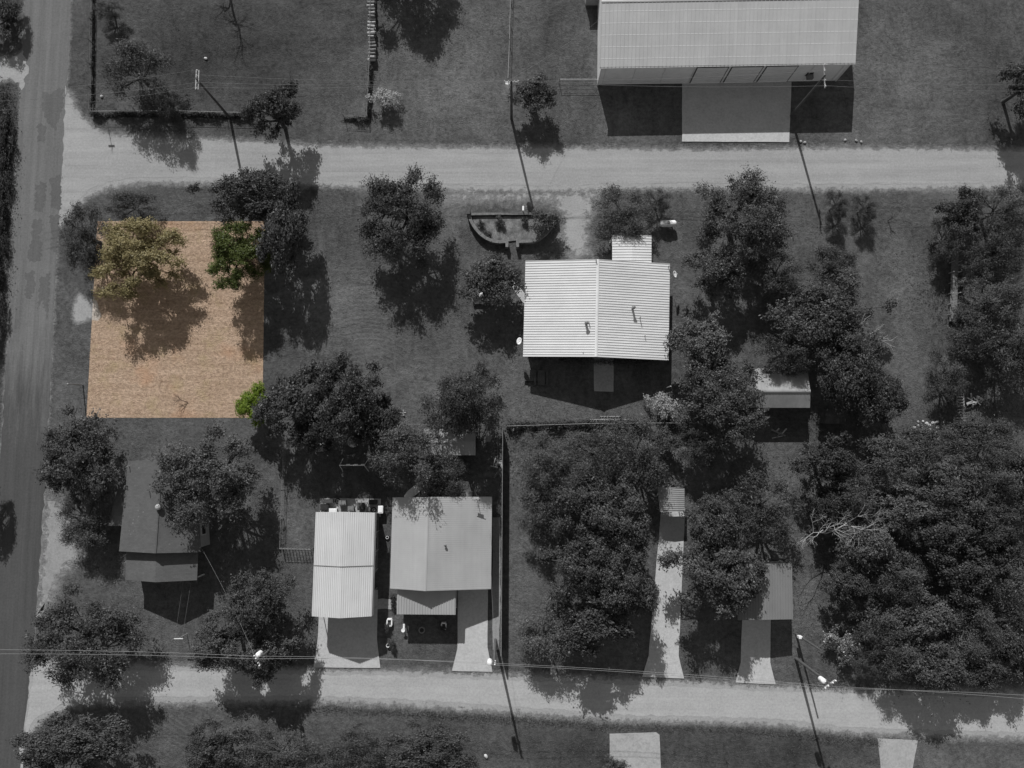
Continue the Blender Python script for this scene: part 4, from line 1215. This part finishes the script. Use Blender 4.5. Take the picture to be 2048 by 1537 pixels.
low_wall(pr, [(1034, 487), (1050, 487), (1066, 486), (1078, 481), (1092, 470), (1104, 456), (1110, 442)], .75, .28, 'brickwall', 'curved_wall')
low_wall(pr, [(943, 431), (1000, 430), (1106, 430)], .35, .2, 'brickwall', 'front_wall')
for p in ((938, 430), (1110, 432)):
    q = at(*p); m = MB(); m.box(q + Vector((0, 0, .6)), (.4, .6, 1.2)); m.build('pillar', 'wood_dark', pr)
for p in ((1014, 492), (1035, 492)):
    q = at(*p); m = MB(); m.box(q + Vector((0, 0, .45)), (.35, .8, .9)); m.build('pillar', 'brickwall', pr)
o = sheet('planter_soil', [(944, 434), (1104, 434), (1106, 444), (1092, 466), (1076, 478), (1064, 483), (985, 483), (966, 474), (952, 458)], .14, 'bed_soil', .05, .6, 3, thick=.14)
o.parent = pr; o.matrix_parent_inverse = Matrix.Translation(-pr.location)
for i, (x, y, s_) in enumerate(((975, 470, 9), (1000, 444, 11), (1050, 442, 8), (962, 448, 8))):
    tree(x, y, s_, s_, .5, 'bush', ('low shrub at the left curve of the planter', 'low shrub in the upper middle of the planter', 'low shrub in the upper right of the planter', 'low shrub in the upper left corner of the planter')[i], 'planter shrubs')
# mailbox
p = at(1046, 424); r = empty('mailbox', p, 'white mailbox on a post above the curved planter', 'mailbox')
m = MB(); m.box(p + Vector((0, 0, .5)), (.1, .1, 1.0)); m.build('post', 'wood', r)
m = MB(); m.hexa([p + Vector((sx * .13, sy * .27, 1.0)) for sx, sy in ((-1, -1), (1, -1), (1, 1), (-1, 1))], [p + Vector((sx * .1, sy * .27, 1.3)) for sx, sy in ((-1, -1), (1, -1), (1, 1), (-1, 1))]); b_ = m.build('box', 'white_paint', r)
m = MB(); m.box(p + Vector((.14, .1, 1.2)), (.02, .05, .25)); m.build('flag', 'dark_trim', b_)
# propane tank
p = at(1333, 452); r = empty('propane_tank', p, 'white cylindrical propane tank on legs right of the house porch', 'propane tank')
m = MB(); m.lathe(p + Vector((0, 0, .8)), [(.08, -1.0), (.28, -.95), (.4, -.78), (.4, .78), (.28, .95), (.08, 1.0)], 18, 'X'); m.build('tank', 'white_paint', r, smooth=True)
m = MB(); m.lathe(p + Vector((0, 0, 1.18)), [(.16, 0), (.16, .12), (.05, .16)], 10); m.build('valve_cap', 'grey_plastic', r)
for x in (-.6, .6):
    m = MB(); m.box(p + Vector((x, 0, .22)), (.1, .5, .44)); m.build('leg', 'dark_trim', r)
# satellite dishes
def dish(px, py, z, rz, label):
    p = at(px, py, z); r = empty('satellite_dish', (p.x, p.y, z), label, 'satellite dish', 'satellite dishes')
    m = MB(); pr_ = [(.02, 0), (.15, .02), (.3, .07), (.42, .14), (.42, .16), (.3, .09), (.15, .04), (.02, .02)]
    m.lathe((0, 0, 0), pr_, 16)
    R = Matrix.Rotation(rz, 3, 'Z') @ Matrix.Rotation(math.radians(48), 3, 'Y')
    m.v = [tuple(R @ Vector(v) + p + Vector((0, 0, .3))) for v in m.v]; m.build('reflector', 'white_paint', r, smooth=True)
    m = MB(); q = p + Vector((0, 0, .3)); m.tube([q, q + R @ Vector((.3, 0, .35))], .025, 5); m.tube([p - Vector((0, 0, .5)), q], .03, 5); m.build('arm', 'steel', r)
dish(1347, 551, 2.2, .2, 'white satellite dish on the right wall of the white roofed house')
dish(1040, 684, 2.6, 3.0, 'white satellite dish on the left wall of the white roofed house')
dish(1351, 764, .8, 1.0, 'white satellite dish on the grass by the right corner of the white roofed house')
# picnic table and dark deck behind the house
p = at(1064, 752); r = empty('wooden_deck', p, 'low dark wooden deck behind the lower left corner of the white roofed house', 'deck')
for k in range(6):
    m = MB(); m.box(p + Vector((0, -.55 + k * .22, .3)), (1.9, .2, .05)); m.build('plank', 'wood_dark', r)
for x in (-.8, .8):
    m = MB(); m.box(p + Vector((x, 0, .13)), (.1, 1.2, .26)); m.build('beam', 'wood_dark', r)
def picnic(px, py, label, rz=math.pi / 2, mat='wood_dark'):
    p = at(px, py); r = empty('picnic_table', p, label, 'table')
    R = Matrix.Rotation(rz, 3, 'Z')
    for k in range(4):
        m = MB(); m.box(p + R @ Vector((0, -.3 + k * .2, .75)), (1.7, .18, .04), rz); m.build('top_plank', mat, r)
    for y in (-.7, .7):
        m = MB(); m.box(p + R @ Vector((0, y, .45)), (1.7, .25, .04), rz); m.build('seat', mat, r)
    for x in (-.6, .6):
        for s_ in (-1, 1):
            m = MB(); m.tube([p + R @ Vector((x, s_ * .65, 0)), p + R @ Vector((x, s_ * .25, .73))], .05, 4); m.build('leg', mat, r)
picnic(1082, 757, 'dark picnic table behind the lower left corner of the white roofed house')
# garden swing bench near left tree
p = at(958, 602); r = empty('garden_bench', p, 'dark garden bench under the tree left of the white roofed house', 'bench')
for k in range(4):
    m = MB(); m.box(p + Vector((0, -.2 + k * .13, .45)), (1.5, .11, .03)); m.build('seat_slat', 'wood', r)
for k in range(3):
    m = MB(); m.box(p + Vector((0, .32, .6 + k * .14)), (1.5, .03, .11)); m.build('back_slat', 'wood', r)
for x in (-.7, .7):
    for y in (-.2, .3):
        m = MB(); m.box(p + Vector((x, y, .3 if y < 0 else .5)), (.07, .07, .6 if y < 0 else 1.0)); m.build('leg', 'wood_dark', r)
p = at(965, 592); r = empty('white_basin', p, 'white upturned basin beside the garden bench', 'basin')
m = MB(); m.lathe(p, [(.34, 0), (.36, .04), (.28, .22), (.1, .26)], 12); m.build('shell', 'white_paint', r); m = MB(); m.lathe(p, [(.4, .0), (.42, .03), (.38, .05)], 12); m.build('rim', 'white_paint', r)
# ladders by the wire fence
def ladder(px0, px1, y, label, z=.05):
    a, b = at(px0, y), at(px1, y); r = empty('ladder', a, label, 'ladder')
    for s_ in (-.2, .2):
        m = MB(); m.tube([a + Vector((0, s_, z)), b + Vector((0, s_, z))], .035, 4); m.build('rail', 'wood_pale', r)
    n = int((b - a).length / .3)
    for k in range(n):
        p = a.lerp(b, (k + .5) / n); m = MB(); m.tube([p + Vector((0, -.2, z)), p + Vector((0, .2, z))], .022, 4); m.build('rung', 'wood_pale', r)
ladder(1180, 1257, 843, 'long pale ladder lying along the wire fence', .05)
ladder(1200, 1240, 837, 'short pale ladder lying above the long ladder', .06)
# dark doghouse by fence
p = at(1306, 866); r = empty('dog_house', p, 'small dark dog house below the wire fence', 'dog house', rz=0)
m = MB(); m.box(p + Vector((0, 0, .45)), (.9, .9, .9), .7); m.build('wall', 'wood_dark', r)
m = MB(); R = Matrix.Rotation(.7, 3, 'Z')
for s_ in (-1, 1):
    q = [p + R @ Vector(v) for v in ((s_ * .6, -.6, .85), (s_ * .6, .6, .85), (0, .6, 1.25), (0, -.6, 1.25))]; m.hexa(q, [v + Vector((0, 0, .05)) for v in q])
m.build('roof', 'wood_dark', r)
# street sign
p = at(213, 237); r = empty('street_sign', p, 'street sign post with two crossed blades at the top left corner of the junction', 'sign')
m = MB(); m.tube([p, p + Vector((0, 0, 2.6))], .035, 6); m.build('post', 'steel', r)
m = MB(); m.box(p + Vector((0, 0, 2.45)), (.75, .02, .2)); m.build('blade', 'grey_plastic', r); m = MB(); m.box(p + Vector((0, 0, 2.68)), (.02, .75, .2)); m.build('blade', 'grey_plastic', r)
# pole lying by the lot's lower left, grey box
p = at(166, 770); r = empty('marker_post', p, 'leaning wooden marker post at the left side of the coloured lot', 'post')
m = MB(); m.tube([p, p + Vector((-.25, -.1, 2.4))], [.08, .06], 7); m.build('shaft', 'wood', r); m = MB(); m.lathe(p + Vector((-.25, -.1, 2.4)), [(.07, -.02), (.09, .03), (.03, .08)], 7); m.build('cap', 'steel', r)
# log stack in the top field
a, b = at(744, -20), at(746, 128); r = empty('log_stack', a, 'row of stacked cut logs against the fence at the right of the top left field', 'log stack')
n = 22
cyl = MB(); cyl.lathe((0, 0, 0), [(.15, -.45), (.17, -.4), (.16, 0), (.17, .4), (.15, .45)], 8, 'X'); lm = bpy.data.meshes.new('log'); lm.from_pydata(cyl.v, [], cyl.f)
lm.materials.append(M['wood_pale']); lm2 = lm.copy(); lm2.materials[0] = M['wood']
for k in range(n):
    for lv in range(3):
        if lv == 2 and random.random() < .35: continue
        o = bpy.data.objects.new('log', lm if random.random() < .45 else lm2); COL.objects.link(o); o.parent = r
        q = a.lerp(b, (k + .5 * (lv % 2)) / n) - a
        o.location = q + Vector((random.uniform(-.12, .12), 0, .17 + lv * .3)); o.rotation_euler = (random.uniform(0, 3), 0, random.uniform(-.15, .15)); s_ = random.uniform(.85, 1.15); o.scale = (s_ * .9, s_, s_)
# wooden walkway on the right
a, b = at(1906, 500), at(1902, 645); r = empty('wooden_walkway', a, 'long slatted wooden walkway between the right edge trees', 'walkway')
n = 46; rz = math.atan2(b.y - a.y, b.x - a.x) + math.pi / 2
pm = MB(); pm.box((0, 0, 0), (.82, .16, .04)); pme = bpy.data.meshes.new('plank'); pme.from_pydata(pm.v, [], pm.f); pme.materials.append(M['wood'])
for k in range(n):
    o = bpy.data.objects.new('plank', pme); COL.objects.link(o); o.parent = r; o.location = (a.lerp(b, (k + .5) / n) - a) + Vector((0, 0, .42 + random.uniform(-.01, .01))); o.rotation_euler = (0, 0, rz + random.uniform(-.03, .03))
for s_ in (-.36, .36):
    m = MB(); m.tube([a + Vector((s_, 0, .33)), b + Vector((s_, 0, .33))], .06, 4); m.build('beam', 'wood_dark', r)
    for k in range(7):
        q = a.lerp(b, (k + .3) / 7); m = MB(); m.box(q + Vector((s_ * 1.2, 0, .5)), (.09, .09, 1.0)); m.build('post', 'wood_pale', r)
# slatted frame lower down
p = at(1911, 790); r = empty('slatted_frame', p, 'tall slatted wooden frame leaning near the scrap wood at the right', 'frame')
for s_ in (-.4, .4):
    m = MB(); m.box(p + Vector((s_, 0, .8)), (.09, 2.9, .09)); m.build('side_rail', 'wood_pale', r)
    for y in (-1.35, 1.35):
        m = MB(); m.box(p + Vector((s_, y, .38)), (.09, .09, .76)); m.build('leg', 'wood', r)
for k in range(9):
    m = MB(); m.box(p + Vector((0, -1.3 + k * .325, .86)), (.85, .14, .03)); m.build('slat', 'wood', r)
p = at(1914, 838); r = empty('fence_post', p, 'thin pale upright post below the slatted wooden frame', 'post')
m = MB(); m.tube([p, p + Vector((0, 0, 1.9))], .06, 6); m.build('shaft', 'wood_pale', r); m = MB(); m.lathe(p + Vector((0, 0, 1.9)), [(.075, 0), (.08, .05), (.02, .09)], 6); m.build('cap', 'wood_pale', r)
def scrap(px, py, label, n, seed, L=1.3, mat='wood_pale', rad=.8):
    p = at(px, py); r = empty('scrap_pile', p, label, 'scrap pile'); rs = random.Random(seed)
    for k in range(n):
        m = MB(); m.box(p + Vector((rs.uniform(-rad, rad), rs.uniform(-rad, rad) * .7, .08 + k * .035)), (rs.uniform(.5, L), rs.uniform(.08, .22), .05), rs.uniform(0, 3.1), Matrix.Rotation(rs.uniform(-.15, .15), 3, 'Y')); m.build('plank', rs.choice((mat, mat, 'wood')), r)
scrap(1945, 802, 'pile of pale scrap planks beside the slatted wooden frame', 16, 2)
scrap(1985, 852, 'small pile of dark and white scrap right of the pale post', 7, 3, .7, 'wood_dark', .5)
scrap(1560, 868, 'long loose boards lying under the trees below the two-slope shed', 5, 4, 2.4, 'wood_pale', .7)
scrap(1335, 975, 'loose pale boards above the narrow corrugated carport', 4, 5, 2.2, 'wood_pale', .5)
scrap(802, 828, 'few pale boards lying near the wire fence above the feathery tree', 3, 6, 1.2, 'wood_pale', .3)
scrap(815, 1150, 'stack of boards in the gap between carport and grey roofed house', 5, 9, 1.2, 'wood', .3)
# rocks
def rock(px, py, s_, label, group, seed, mat='stone'):
    bm = bmesh.new(); bmesh.ops.create_icosphere(bm, subdivisions=2, radius=1); rs = random.Random(seed)
    k = [Vector((rs.uniform(-1, 1), rs.uniform(-1, 1), rs.uniform(-1, 1))).normalized() for _ in range(7)]
    for v in bm.verts:
        d = max(v.co.normalized().dot(q) for q in k); v.co *= (.75 + .3 * d); v.co.z *= .6
    me = bpy.data.meshes.new('rock'); bm.to_mesh(me); bm.free(); me.materials.append(M[mat])
    o = bpy.data.objects.new('rock', me); COL.objects.link(o); o.location = at(px, py) + Vector((0, 0, s_ * .35)); o.scale = (s_, s_ * rs.uniform(.7, 1.1), s_); o.rotation_euler = (0, 0, rs.uniform(0, 6))
    tag(o, label, 'rock', group)
M['white_rock'] = simple('white_limestone', .35, .6, 4, .9, bump=.6)
for i in range(13):
    rock(1832 + (i % 7) * 7.6 + random.uniform(-5, 5), 847 + (i // 7) * 9 + random.uniform(-5, 5), random.uniform(.12, .24), 'white rock in the cluster at the upper edge of the lower right thicket', 'white rocks', 50 + i, 'white_rock')
for i, (x, y) in enumerate(((1985, 853), (1977, 851))): rock(x - 20, y, .24, 'white rock beside the small dark scrap pile at the right', 'white rocks by the scrap', 70 + i, 'white_rock')
rock(412, 118, .22, 'lone white rock in the top left field, right of the twin-arm pole', 'lone rocks', 80, 'white_rock')
rock(204, 194, .22, 'dark stone by the corner of the top left field fence', 'lone rocks', 81)
rock(972, 1512, .28, 'white rock at the bottom edge right of the dark scrubby tree', 'lone rocks', 82, 'white_rock')
for i, (x, y) in enumerate(((1601, 284), (1609, 286), (1712, 282), (1722, 285), (1690, 281))): rock(x, y, .2, 'pale rubble stone on the verge below the warehouse', 'verge stones', 90 + i)
# playset, trampoline, tyres in the yard
p = at(712, 930); r = empty('swing_set', p, 'white tube swing set in the shaded carport yard', 'swing set')
for x in (-1.5, 1.5):
    for y in (-.75, .75):
        m = MB(); m.tube([p + Vector((x, y, 0)), p + Vector((x * .93, 0, 2.1))], .04, 5); m.build('leg', 'white_paint', r)
m = MB(); m.tube([p + Vector((-1.45, 0, 2.1)), p + Vector((1.45, 0, 2.1))], .045, 6); m.build('top_bar', 'white_paint', r)
for x in (-.8, .1, .9):
    o = MB().box(p + Vector((x, 0, .5)), (.45, .2, .04)).build('swing_seat', 'white_paint', r)
    m = MB()
    for s_ in (-.2, .2): m.tube([p + Vector((x + s_, 0, .5)), p + Vector((x + s_, 0, 2.1))], .012, 3)
    m.build('chain', 'steel', o)
def torus(m, c, R, rr, n=20, k=6):
    pts = [Vector(c) + Vector((math.cos(t), math.sin(t), 0)) * R for t in np.linspace(0, 2 * math.pi, n + 1)]
    m.tube(pts, rr, k, cap=False)
def tyre(px, py, R, label, mat='black', rim='white_paint'):
    p = at(px, py); r = empty('tyre', p, label, 'tyre', 'old tyres')
    m = MB(); torus(m, p + Vector((0, 0, .11)), R * .72, R * .28); m.build('tread', mat, r, smooth=True)
    m = MB(); torus(m, p + Vector((0, 0, .2)), R * .5, R * .07); m.build('rim', rim, r)
tyre(795, 861, .3, 'tyre with a white rim on the grass above the feathery tree', 'white_paint', 'black')
tyre(844, 1260, .4, 'tyre planter on the shaded lawn in front of the porch', 'grey_plastic', 'black')
tyre(775, 1075, .3, 'tyre against the left wall of the grey roofed house')
p = at(708, 884); r = empty('trampoline', p, 'round hoop trampoline in the shade above the swing set', 'trampoline')
m = MB(); torus(m, p + Vector((0, 0, .45)), .62, .05); m.build('hoop', 'steel', r); m = MB(); m.lathe(p + Vector((0, 0, .44)), [(.58, 0), (.58, .01)], 18); m.build('mat', 'grey_plastic', r)
for k in range(4):
    an = k * math.pi / 2 + .4; q = p + Vector((math.cos(an), math.sin(an), 0)) * .6; m = MB(); m.tube([q, q + Vector((0, 0, .45))], .03, 5); m.build('leg', 'steel', r)
p = at(640, 895); r = empty('kids_tent', p, 'small pale pyramid tent in the shade at the left of the carport yard', 'tent')
m = MB()
ap = p + Vector((0, 0, 1.3)); cs = [p + Vector((sx * .5, sy * .5, 0)) for sx, sy in ((-1, -1), (1, -1), (1, 1), (-1, 1))]
for k in range(4): m.face([cs[k], cs[(k + 1) % 4], ap])
m.build('canvas', 'wall_grey', r); m = MB(); m.tube([p, ap + Vector((0, 0, .15))], .03, 5); m.build('pole', 'wood_pale', r)
# slab and clutter behind the carport
sheet('patio', [(640, 997), (762, 998), (762, 1034), (640, 1034)], .06, 'concrete_old', .02, .6, 5, thick=.06, label='cluttered concrete slab behind the carport', kind='structure')
def bin_(px, py, w_, d_, h, mat, label, lidmat=None, rz=0.0, name='storage_box', cat='box'):
    p = at(px, py) + Vector((0, 0, .062)); r = empty(name, p, label, cat)
    m = MB(); t = .93
    m.hexa([p + Matrix.Rotation(rz, 3, 'Z') @ Vector((sx * w_ / 2 * t, sy * d_ / 2 * t, 0)) for sx, sy in ((-1, -1), (1, -1), (1, 1), (-1, 1))],
           [p + Matrix.Rotation(rz, 3, 'Z') @ Vector((sx * w_ / 2, sy * d_ / 2, h)) for sx, sy in ((-1, -1), (1, -1), (1, 1), (-1, 1))]); m.build('body', mat, r)
    m = MB(); m.box(p + Vector((0, 0, h + .035)), (w_ + .06, d_ + .06, .06), rz); m.box(p + Vector((0, 0, h + .08)), (w_ * .8, d_ * .8, .04), rz); m.build('lid', lidmat or mat, r)
    m = MB()
    for s_ in (-1, 1): m.box(p + Matrix.Rotation(rz, 3, 'Z') @ Vector((s_ * (w_ / 2 + .03), 0, h * .7)), (.05, d_ * .3, .05), rz)
    m.build('handle', 'dark_trim', r)
for args in ((652, 1014, .9, .7, .6, 'black', 'black storage tub at the left end of the cluttered slab'), (669, 1021, .85, .5, .6, 'wall_white', 'white chest at the lower left of the cluttered slab'),
             (687, 1005, .8, .5, .5, 'grey_plastic', 'grey box at the top of the cluttered slab'), (704, 1017, .65, .5, .5, 'wood', 'wooden crate in the middle of the cluttered slab'),
             (724, 1012, .7, .8, .7, 'dark_trim', 'dark cabinet right of the middle of the cluttered slab'), (738, 1019, .6, .6, .5, 'grey_plastic', 'grey tub near the right end of the cluttered slab'),
             (748, 1004, .9, .5, .5, 'black', 'black box at the upper right of the cluttered slab'), (764, 1018, .5, .8, .8, 'wall_white', 'white cabinet just right of the cluttered slab'),
             (660, 1002, 1.0, .4, .7, 'dark_trim', 'long dark chest at the upper left of the cluttered slab')):
    bin_(*args)
for (x, y, lb) in ((676, 1002, 'tyre on the cluttered slab beside the long dark chest'), (748, 1020, 'tyre on the cluttered slab near its right end'), (648, 1024, 'tyre at the lower left corner of the cluttered slab')):
    tyre(x, y, .32, lb)
# air conditioner and yard planters
p = at(851, 985); r = empty('air_conditioner', p, 'square outdoor air conditioner with round fan behind the grey roofed house', 'air conditioner')
m = MB(); m.box(p + Vector((0, 0, .4)), (.8, .8, .8)); m.build('cabinet', 'grey_plastic', r); m = MB(); torus(m, p + Vector((0, 0, .82)), .28, .04); m.lathe(p + Vector((0, 0, .81)), [(.1, 0), (.1, .05)], 8); m.build('fan_guard', 'steel', r)
def square_planter(px, py, w_, d_, label):
    p = at(px, py); r = empty('square_planter', p, label, 'planter')
    for x, y, a_, b_ in ((0, -d_ / 2, w_, .13), (0, d_ / 2, w_, .13), (-w_ / 2, 0, .13, d_ - .14), (w_ / 2, 0, .13, d_ - .14)):
        m = MB(); m.box(p + Vector((x, y, .22)), (a_, b_, .44)); m.build('side', 'white_paint', r)
    m = MB(); m.box(p + Vector((0, 0, .12)), (w_ - .15, d_ - .15, .24)); m.build('soil', 'wood_dark', r)
square_planter(780, 1244, .52, .72, 'white square planter on the sunny grass left of the porch')
square_planter(888, 1251, .5, .65, 'white square planter in the porch shadow near the driveway')
tree(773, 1254, 8, 8, .5, 'bush', 'small leafy plant beside the sunny white square planter', 'yard plants')
tree(886, 1258, 9, 7, .5, 'bush', 'small plant just below the white square planter in the porch shadow', 'yard plants')
tree(783, 1288, 7, 10, .6, 'bush', 'small plant beside the white flower pot near the lower road', 'yard plants')
p = at(777, 1290); r = empty('flower_pot', p, 'white flower pot on the grass left of the porch shadow', 'pot')
m = MB(); m.lathe(p, [(.14, 0), (.2, .3), (.22, .34), (.18, .34), (.16, .28)], 12); m.build('pot', 'white_paint', r); m = MB(); m.lathe(p + Vector((0, 0, .25)), [(.15, 0), (.15, .03)], 12); m.build('soil', 'wood_dark', r)
p = at(808, 1258); r = empty('garden_ornament', p, 'small white upright garden ornament at the left edge of the porch shadow', 'ornament')
m = MB(); m.lathe(p, [(.16, 0), (.16, .08), (.06, .14), (.06, .55), (.2, .66), (.22, .7), (.05, .68)], 12); m.build('pedestal', 'white_paint', r); m = MB(); m.box(p + Vector((0, .3, .1)), (.2, .5, .2)); m.build('base', 'white_paint', r)
# clothes line T posts at the shingled house front
p = at(374, 1268, 0); r = empty('clothesline_post', p, 'T-shaped clothesline post in front of the shingled house', 'post')
m = MB(); m.tube([p, p + Vector((0, 0, 2.0))], .04, 6); m.build('upright', 'steel', r); m = MB(); m.box(p + Vector((0, 0, 2.0)), (1.0, .07, .07)); m.build('crossbar', 'white_paint', r)
for x in (-.4, .4):
    m = MB(); m.tube([p + Vector((x, 0, 2.04)), at(374 + x * 20, 1165, 2.2)], .01, 3); m.build('line', 'wire', r)
# water cans, yard ladder and box stuff behind grey house
ladder2 = at(992, 905); r = empty('stepladder', ladder2, 'wooden ladder lying along the inside of the tall fence', 'ladder')
for s_ in (-.22, .22):
    m = MB(); m.tube([ladder2 + Vector((s_, -1.9, .08)), ladder2 + Vector((s_, 1.9, .08))], .04, 4); m.build('rail', 'wood', r)
for k in range(10):
    m = MB(); m.tube([ladder2 + Vector((-.22, -1.7 + k * .38, .08)), ladder2 + Vector((.22, -1.7 + k * .38, .08))], .03, 4); m.build('rung', 'wood', r)
scrap(996, 930, 'grey clutter of boards by the tall fence behind the grey roofed house', 8, 12, 1.0, 'wood_pale', .5)
bin_(977, 878, .5, .7, .5, 'grey_plastic', 'grey box between the backyard shed and the tall fence')

# ------------------------------------------------------------------ weeds along the fences, grass
def weeds(name, pxs, wd, h, n, label, mat='leaf_dark', size=(.06, .15)):
    w_ = [at(*p) for p in pxs]; L = [(b - a).length for a, b in zip(w_[:-1], w_[1:])]
    P = []
    for a, b, l in zip(w_[:-1], w_[1:], L):
        k = int(n * l / sum(L)); t = rng.random(k)
        hh = h * (.55 + .45 * np.sin(t * l * 1.9 + rng.random()) * np.sin(t * l * .7))
        p = np.array(a)[None] * (1 - t[:, None]) + np.array(b)[None] * t[:, None]
        p[:, :2] += rng.normal(size=(k, 2)) * wd; p[:, 2] = rng.random(k) * np.abs(hh) + .03
        P.append(p)
    P = np.concatenate(P); k = len(P)
    me = leaves_mesh(name, P, rng.normal(size=(k, 3)) + np.array([0, 0, .6]), rng.uniform(size[0], size[1], k), .4, mat)
    o = bpy.data.objects.new(name, me); COL.objects.link(o); tag(o, label, 'weeds', kind='stuff')
weeds('tall_weeds', [(188, -20), (187, 120), (186, 228)], .08, .6, 2600, 'tall weeds grown through the left fence of the top left field')
weeds('tall_weeds', [(187, 232), (340, 231), (505, 235)], .13, 1.0, 8000, 'tall weeds grown through the bottom fence of the top left field')
weeds('tall_weeds', [(742, 130), (737, 240), (690, 239)], .13, .9, 2600, 'tall weeds on the fence corner near the pale blossoming bush', 'leaf')
weeds('tall_weeds', [(1015, 853), (1180, 849), (1375, 849)], .2, 1.3, 9000, 'tall weeds along the wire fence below the white roofed house', 'leaf')
weeds('tall_weeds', [(1200, 855), (1330, 858)], .5, .7, 3000, 'loose weeds below the ladder and wire fence', 'leaf_light')
weeds('tall_weeds', [(4, 175), (10, 330), (2, 480), (-10, 640)], .75, .35, 7000, 'rank weeds along the left verge of the asphalt road', 'leaf')
weeds('tall_weeds', [(640, 1416), (1000, 1437), (1230, 1453), (1450, 1458), (1690, 1478), (1760, 1484)], .25, .3, 6500, 'ragged weeds along the lower edge of the bottom dirt road', 'leaf_light', (.04, .09))
weeds('tall_weeds', [(1620, 1370), (1780, 1376)], .25, .3, 1500, 'ragged weeds above the bottom dirt road at the right', 'leaf_light', (.04, .09))
weeds('flower_bed', [(1120, 722), (1190, 724), (1300, 726)], .18, .6, 1500, 'plants along the shaded back wall of the white roofed house', 'leaf_light')
weeds('flower_bed', [(786, 1190), (789, 1222)], .12, .5, 700, 'plants beside the left end of the grey roofed house porch', 'leaf_light')
weeds('undergrowth', [(1040, 900), (1200, 960), (1320, 900)], 2.4, .5, 9000, 'low undergrowth between the feathery trees of the wood', 'leaf', (.05, .12))
weeds('undergrowth', [(1620, 960), (1800, 1100), (2000, 1000), (2040, 1200), (1850, 1280), (1680, 1230)], 3.0, .6, 22000, 'low undergrowth on the floor of the lower right thicket', 'leaf', (.05, .13))
weeds('undergrowth', [(1860, 560), (1960, 620), (2040, 700), (1940, 840)], 2.4, .5, 9000, 'low undergrowth under the right edge trees', 'leaf', (.05, .12))
weeds('undergrowth', [(400, 1525), (620, 1520), (900, 1525)], .9, .5, 6000, 'low brush along the bottom edge left of centre', 'leaf', (.05, .12))

def grass(name, P, h, mat, label, blades=3, wdt=.05):
    n = len(P)
    base = np.repeat(P, blades, 0); k = len(base)
    an = rng.random(k) * 2 * np.pi
    base = base + np.stack([np.cos(an), np.sin(an)], 1) * rng.random(k)[:, None] * .12
    hh = rng.uniform(.5, 1.3, k) * h
    lean = rng.normal(size=(k, 2)) * h * .9
    t = np.stack([-np.sin(an), np.cos(an)], 1) * wdt * rng.uniform(.6, 1.5, k)[:, None]
    v = np.zeros((k, 3, 3)); v[:, 0, :2] = base - t; v[:, 1, :2] = base + t; v[:, 2, :2] = base + lean; v[:, 2, 2] = hh; v[:, :2, 2] = .002
    me = bpy.data.meshes.new(name)
    me.vertices.add(3 * k); me.vertices.foreach_set('co', v.astype(np.float32).ravel())
    me.loops.add(3 * k); me.loops.foreach_set('vertex_index', np.arange(3 * k, dtype=np.int32))
    me.polygons.add(k); me.polygons.foreach_set('loop_start', np.arange(0, 3 * k, 3, dtype=np.int32))
    me.materials.append(M[mat]); me.update(calc_edges=True)
    o = bpy.data.objects.new(name, me); COL.objects.link(o); tag(o, label, 'grass', kind='stuff')
N = 90000
P = np.stack([rng.uniform(-66, 66, N), rng.uniform(-40, 58, N)], 1)
keep = dirt_at(P) < .42 + rng.random(N) * .12
for pl_ in list(DRIVES.values()) + [LOT]:
    keep &= ~inside(P, wpoly(pl_))
grass('grass', P[keep], .045, 'grass', 'short dry mown grass over the lawns and verges', 3, .03)
n = 16000
a, b_, c, d = [np.array(p) for p in wpoly(LOT)]
u, v = rng.random((n, 1)), rng.random((n, 1))
P = (a * (1 - u) + b_ * u) * (1 - v) + (d * (1 - u) + c * u) * v
P = P[soft(P, wpoly(PALE), .6) < .4]
grass('dry_grass', P, .045, 'lot_grass', 'dry straw-coloured stubble over the coloured lot', 3, .028)
